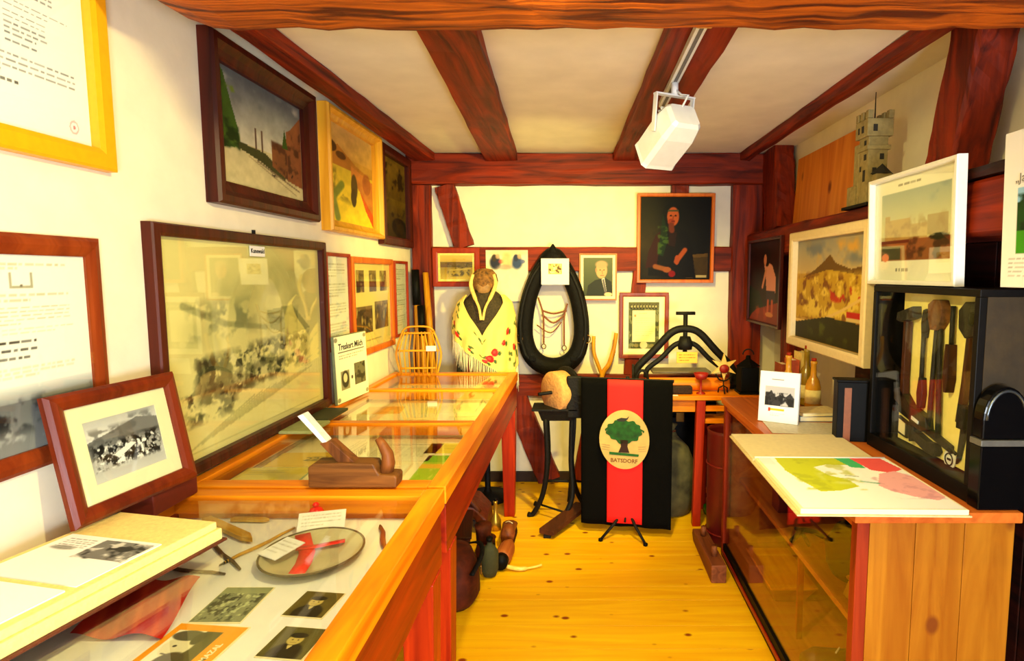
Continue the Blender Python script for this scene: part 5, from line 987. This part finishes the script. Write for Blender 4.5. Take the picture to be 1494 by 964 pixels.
def hill_painting():
    c = Cv(130, 95, (190,150,60)); c.grad((150,150,140),(206,180,120),0,.34); c.blot((226,170,70), .48, 5, 4, 3, 0,0,1,.3,.8,6); c.blot((110,122,136), .54, 5, 4, 8, 0,0,1,.3,.8,6)
    c.poly([(0,.42),(.3,.3),(.44,.22),(.52,.16),(.60,.24),(.8,.3),(1,.26),(1,.5),(0,.55)], (110,80,34)); c.grad((186,140,34),(170,120,26),.4,.78); c.poly([(0,.4),(.5,.3),(1,.36),(1,.75),(0,.78)], (196,156,40)); c.blot((236,206,80), .5, 14, 9, 5, 0,.3,1,.8,.9,9); c.blot((120,70,20), .53, 14, 10, 6, 0,.3,1,.82,.9,9); c.blot((190,50,24), .63, 10, 8, 7, .35,.4,1,.7,1,12)
    for i in range(12):
        t0, t1 = i/12, (i+1)/12; f = lambda t: (.98-.98*t, .52+.30*math.sin(t*1.75)); c.line(*f(t0), *f(t1), .010, (230,196,110))
    c.poly([(0,.84),(.5,.74),(1,.76),(1,1),(0,1)], (44,40,14)); c.blot((86,96,28), .5, 8, 6, 9, .2,.74,1,1,.7,7); c.rect(.76,.66,.97,.72,(190,34,24)); c.rect(.76,.72,.97,.745,(216,190,120)); return c
def castle_poster():
    c = Cv(120, 95, (250,250,238)); c.words(.30,.055,.72,1,.05,(130,126,110),5,.9,1,.6); c.rect(.08,.13,.90,.80,(206,206,160)); c.grad((150,170,170),(214,210,160),.13,.5,.08,.9); c.blot((96,130,160), .5, 3, 3, 5, .5,.13,.9,.3,.8,6,.02)
    c.rect(.13,.40,.46,.60,(190,160,96)); c.rect(.13,.36,.2,.42,(180,150,90)); c.rect(.66,.40,.88,.58,(170,150,100)); c.rect(.46,.46,.66,.6,(200,176,116)); c.blot((150,120,66), .5, 9, 8, 4, .1,.36,.9,.62,.6,8); c.rect(.08,.60,.90,.80,(150,90,50)); c.blot((70,40,20), .5, 8, 8, 6, .08,.58,.9,.8,.9,8,.01); c.rect(.08,.6,.45,.63,(90,30,14)); c.ell(.78,.60,.1,.03,(40,40,20)); c.rect(.10,.66,.34,.79,(50,40,24),.9); c.ell(.14,.77,.05,.04,(226,120,80)); c.words(.28,.88,.58,1,.04,(110,110,100),7,.9,1,.7); return c
def car_poster():
    c = Cv(130, 110, (242,245,243)); L = .095; c.rect(L,.36,.92,.78,(30,90,24)); c.grad((150,200,236),(130,190,230),.36,.50,L,.92); c.poly([(L,.46),(.14,.44),(.2,.40),(.3,.38),(.5,.44),(.92,.42),(.92,.66),(L,.66)], (20,70,20)); c.blot((10,40,12), .5, 14, 10, 4, L,.40,.92,.66,.9,8,.01); c.rect(L,.64,.92,.78,(60,150,20)); c.blot((90,180,30), .5, 9, 6, 6, L,.64,.92,.78,.8,8,.01)
    c.ell(.30,.56,.14,.10,(226,230,230)); c.ell(.30,.54,.10,.06,(60,70,80)); c.ell(.20,.62,.03,.045,(20,20,20)); c.ell(.40,.62,.03,.045,(20,20,20)); c.words(.05,.815,.92,6,.026,(150,150,148),9,.8,1,.35); c.words(.12,.325,.8,1,.03,(170,170,170),8,.7,1,.35); return c
picture('framed_painting', 'dark red painting of a child in white shirt, beside the corner post', 'framed painting', (1.078, 3.43, 1.105), ZL, .60, .50, .016, .02, F_DARK, girl_painting(), oil=True)
picture('framed_painting', 'hilly landscape painting in a thick white frame hung from the rail', 'framed painting', (1.075, 2.545, 1.055), ZL, .80, .545, .042, .036, plain('ivory_frame', S(236,214,160), .4, var=.04), hill_painting(), oil=True, style='flat')
cpst = picture('framed_poster', 'white framed castle print hung above the tool case', 'framed poster', (1.070, 1.890, 1.366), ZL, .495, .362, .014, .03, F_WHITE, castle_poster(), tilt=.03, glass=True)
cpo = thing('white_poster', 'white poster with printed heading and green garden picture', 'poster', (1.062, 1.245, 1.368), (.03,0,ZL)); MB().box(-.245,.245,0,.004,0,.375).build('sheet', M_WHITE, cpo); car_poster().mesh('print', M_PRINT, cpo, .488, .373, (0,-.001,.001))
lettering('Fort', .034, M_GREYINK, cpo, (-.172,-.0018,.298), align='LEFT'); lettering('\u201eJagern', .030, M_GREYINK, cpo, (-.205,-.0018,.252), align='LEFT')
# wood board and castle model on the rail
wbp = thing('wood_board', 'orange knotty wooden board leaning behind the castle model', 'board', (1.245, 3.09, 1.662), (-.06,0,ZL)); o = bx('board', wood('knotty_orange', S(232,148,54), S(196,96,22), 'z', .45, .6, knots=.22, knot_col=S(120,50,14)), -.40,.40,0,.02,0,.40, wbp, .003)
cm = thing('castle_model', 'grey model of a castle tower with battlements on the right rail', 'model castle', (1.15, 2.36, 1.662)); M_CST = plain('grey_card_stone', S(146,132,86), .8, 0, .3, 50, .2); M_HOLE = plain('dark_opening', (.02,.018,.015,1), .9)
bx('base', M_BLACK, -.06,.06,-.09,.13,0,.012, cm, .001)
def tower(name, cx, cy, hx, hy, z0, z1): return bx(name, M_CST, cx-hx, cx+hx, cy-hy, cy+hy, z0, z1, cm, .002)
tower('keep', 0, 0, .038, .038, .012, .30); tower('gallery', 0, 0, .046, .046, .215, .232); tower('gallery', 0, 0, .050, .050, .265, .33)
tower('stair_turret', -.02, .055, .020, .020, .012, .25); tower('annex', -.02, .075, .028, .035, .012, .09); tower('gatehouse', .01, -.055, .03, .018, .012, .12)
for i, (dx, dy) in enumerate(((-.04,-.04),(.04,-.04),(-.04,.04),(.04,.04),(-.04,0),(.04,0))): tower('merlon', dx, dy, .010, .011, .331, .362)
for (y, z_, hw, hh) in ((-.012,.295,.009,.013),(-.012,.245,.008,.009),(.02,.295,.006,.012),(-.015,.19,.009,.011),(-.01,.12,.009,.022),(.02,.15,.006,.01)): bx('window', M_HOLE, -.0512 if z_ > .26 else (-.0472 if .21 < z_ < .24 else -.0392), -.036, y-hw, y+hw, z_-hh, z_+hh, cm, 0)
for (x, z_, hw, hh) in ((-.02,.295,.008,.013),(.015,.19,.008,.011),(-.012,.13,.008,.018)): bx('window', M_HOLE, x-hw, x+hw, -.0512 if z_ > .26 else -.0392, -.03, z_-hh, z_+hh, cm, 0)
MB().lathe([(.045,.12),(.0,.16)], 4, lambda x,y,z:(x+.01,y*.6-.055,z), caps=False).build('gate_roof', M_HOLE, cm); MB().tube([(0,0,.33),(0,0,.44)], [.003,.0015], 6).build('flagpole', M_IRON, cm)

# ================================================================== OLD GEAR UNDER THE LONG TABLE
M_SATCH = plain('worn_satchel', S(74,26,10), .7, 0, .8, 22, .5, spec=.2)
ug = 'old gear on the floor under the long table'
o = thing('leather_satchel', 'brown leather satchel slumped on the floor under the long table', 'satchel', (-.54,2.46,.001), (0,0,.25), ug)
MB().lathe([(0,0),(.10,.0),(.125,.04),(.12,.13),(.09,.20),(.05,.22),(0,.225)], 20, lambda x,y,z:(x*.85,y*1.35,z), caps=False).build('body', M_SATCH, o, True); MB().tube(smooth_open([(.06,-.15,.16),(.11,-.06,.20),(.11,.06,.20),(.06,.15,.16)]), .012, 6, sq=.4).build('strap', M_LEATHER, o, True); bx('buckle', plain('old_brass', S(120,84,30), .4, .8), .105,.113,-.02,.02,.09,.13, o, .002)
o = thing('green_flask', 'dull green canvas flask leaning on the satchel', 'flask', (-.415,2.62,.001), (.15,0,.2), ug); MB().lathe([(0,0),(.03,0),(.04,.03),(.04,.12),(.025,.15),(.012,.16),(.012,.18),(0,.18)], 16, lambda x,y,z:(x,y*.7,z+.01), caps=False).build('body', plain('green_canvas', S(54,56,24), .8, 0, .3, 60), o, True); MB().lathe([(0,.19),(.016,.19),(.016,.205),(0,.206)], 10, caps=False).build('stopper', M_BLACK, o, True)
o = thing('wooden_mallet', 'wooden mallet with black band and pale curved tip', 'mallet', (-.365,2.75,.001), (0,0,-.1), ug); MB().lathe([(0,-.05),(.036,-.05),(.042,-.03),(.042,.05),(.034,.09),(.018,.13),(.0,.135)], 18, lambda x,y,z:(x,z,y+.044), caps=False).build('head', wood('mallet_wood', S(190,110,50), S(140,66,24), 'y', .5), o, True); MB().tube([(0,-.052,.044),(0,-.09,.044)], .036, 16).build('band', M_BLACK, o, True); MB().tube(smooth_open([(.03,-.07,.02),(.09,-.075,.014),(.15,-.05,.012),(.19,-.03,.016)]), [.010]*8+[.005]*8, 8).build('tip', plain('pale_horn', S(250,214,100), .3), o, True)
o = thing('feed_trough', 'long dark wooden trough lying under the long table', 'trough', (-.635,2.87,.001), (0,0,.15), ug); MB().hexa([(-.07,-.14,0),(.07,-.14,0),(.07,.14,0),(-.07,.14,0),(-.09,-.16,.13),(.09,-.16,.13),(.09,.16,.13),(-.09,.16,.13)]).build('body', wood('dark_trough', S(90,38,18), S(44,18,10), 'y', .6), o, bevel=.006); bx('rim', M_DARKT, -.095,.095,-.165,.165,.131,.145, o, .004)
o = thing('brown_saddle', 'reddish brown leather pack saddle under the long table by its leg', 'saddle', (-.625,3.19,.001), (0,0,.05), ug); MB().prism([(-.13,0),(-.12,.08),(-.06,.15),(0,.16),(.06,.15),(.12,.08),(.13,0),(.09,0),(.05,.09),(0,.11),(-.05,.09),(-.09,0)], lambda a,b,d:(a,d,b), -.13,.13).build('seat', plain('red_leather', S(96,34,18), .5, 0, .4, 40, .3), o, bevel=.012); MB().tube(smooth_open([(-.08,-.11,.12),(0,-.13,.21),(.08,-.11,.12)]), .015, 8).build('pommel', M_BROWNL, o, True)
o = thing('brass_bottle', 'small brass oil bottle standing behind the saddle', 'bottle', (-.46,3.13,.001), group=ug); MB().lathe([(0,0),(.03,0),(.032,.05),(.012,.09),(.010,.15),(.013,.16),(0,.162)], 16, caps=False).build('body', plain('brass', S(210,170,60), .35, .8), o, True); MB().lathe([(0,.162),(.008,.162),(.008,.175),(0,.176)], 8, caps=False).build('cap', M_BLACK, o, True)
o = thing('wooden_clog', 'dark wooden clog on the floor between mallet and table leg', 'clog', (-.375,3.035,.001), (0,0,1.62), ug); shoe(o, wood('clog_wood', S(150,78,34), S(90,40,16), 'x', .5), M_DARKT)
o = thing('leather_shoe', 'worn dark leather shoe between the log and the long trough', 'shoe', (-.85,2.83,.001), (0,0,1.5), ug); shoe(o, M_LEATHER, M_BROWNL)
o = thing('iron_pot', 'black iron pot in the shade under the long table', 'pot', (-.88,3.22,.001), group=ug); MB().lathe([(0,.0),(.09,.0),(.125,.06),(.13,.15),(.11,.22),(.12,.23),(.11,.235),(.10,.22),(0,.2)], 22, caps=False).build('body', M_IRON, o, True); MB().tube([(.12*math.cos(q),0,.22+.12*math.sin(q)) for q in np.linspace(0,PI,12)], .006, 6).build('handle', M_IRON, o, True)
o = thing('log_piece', 'short split log lying beside the satchel', 'log', (-.85,2.46,.001), (0,0,.1), ug); MB().lathe([(0,-.15),(.055,-.15),(.06,-.1),(.058,.1),(.055,.15),(0,.15)], 14, lambda x,y,z:(x,z,max(0,y+.05)), caps=False).build('wood', W_RUN, o, True); MB().lathe([(0,-.154),(.05,-.154),(.05,-.151),(0,-.151)], 14, lambda x,y,z:(x,z,max(.002,y+.05)), caps=False).build('cut_face', Y_WD, o)
o = thing('rope_coil', 'coil of brown rope between the satchel and the long trough', 'rope', (-.72,2.60,.001), group=ug); MB().tube([((.045+.006*math.sin(q*.37))*math.cos(q), (.045+.006*math.sin(q*.37))*math.sin(q), .012+.0045*q/1.6) for q in np.linspace(0, 8*PI, 90)], .009, 6).build('coil', plain('brown_rope', S(130,86,40), .9, 0, .6, 120, .3), o, True); MB().tube(smooth_open([(.05,0,.07),(.075,.01,.03),(.10,.03,.010)]), .008, 6).build('end', plain('brown_rope', S(130,86,40), .9, 0, .6, 120, .3), o, True)
o = thing('block_plane', 'old brown block plane standing on the trough rim', 'hand plane', (-.635,2.85,.1475), (0,0,1.7), ug); bx('body', W_RUN, -.10,.10,-.028,.028,0,.05, o, .005); MB().tube(smooth_open([(.06,0,.05),(.075,0,.08),(.065,0,.105)]), .012, 8).build('horn', W_RUN, o, True); MB().prism([(-.03,.045),(.0,.045),(-.04,.11),(-.06,.105)], lambda a,b,d:(a,d,b), -.016,.016).build('wedge', W_RUN, o)
o = thing('leather_boot', 'dark leather boot lying by the trough on the aisle side', 'boot', (-.472,2.87,.001), (0,0,1.6), ug); shoe(o, M_SATCH, M_BLACK); MB().tube([(-.08,0,.09),(-.085,0,.14),(-.09,0,.18)], [.036,.038,.042], 12).build('shaft', M_SATCH, o, True)
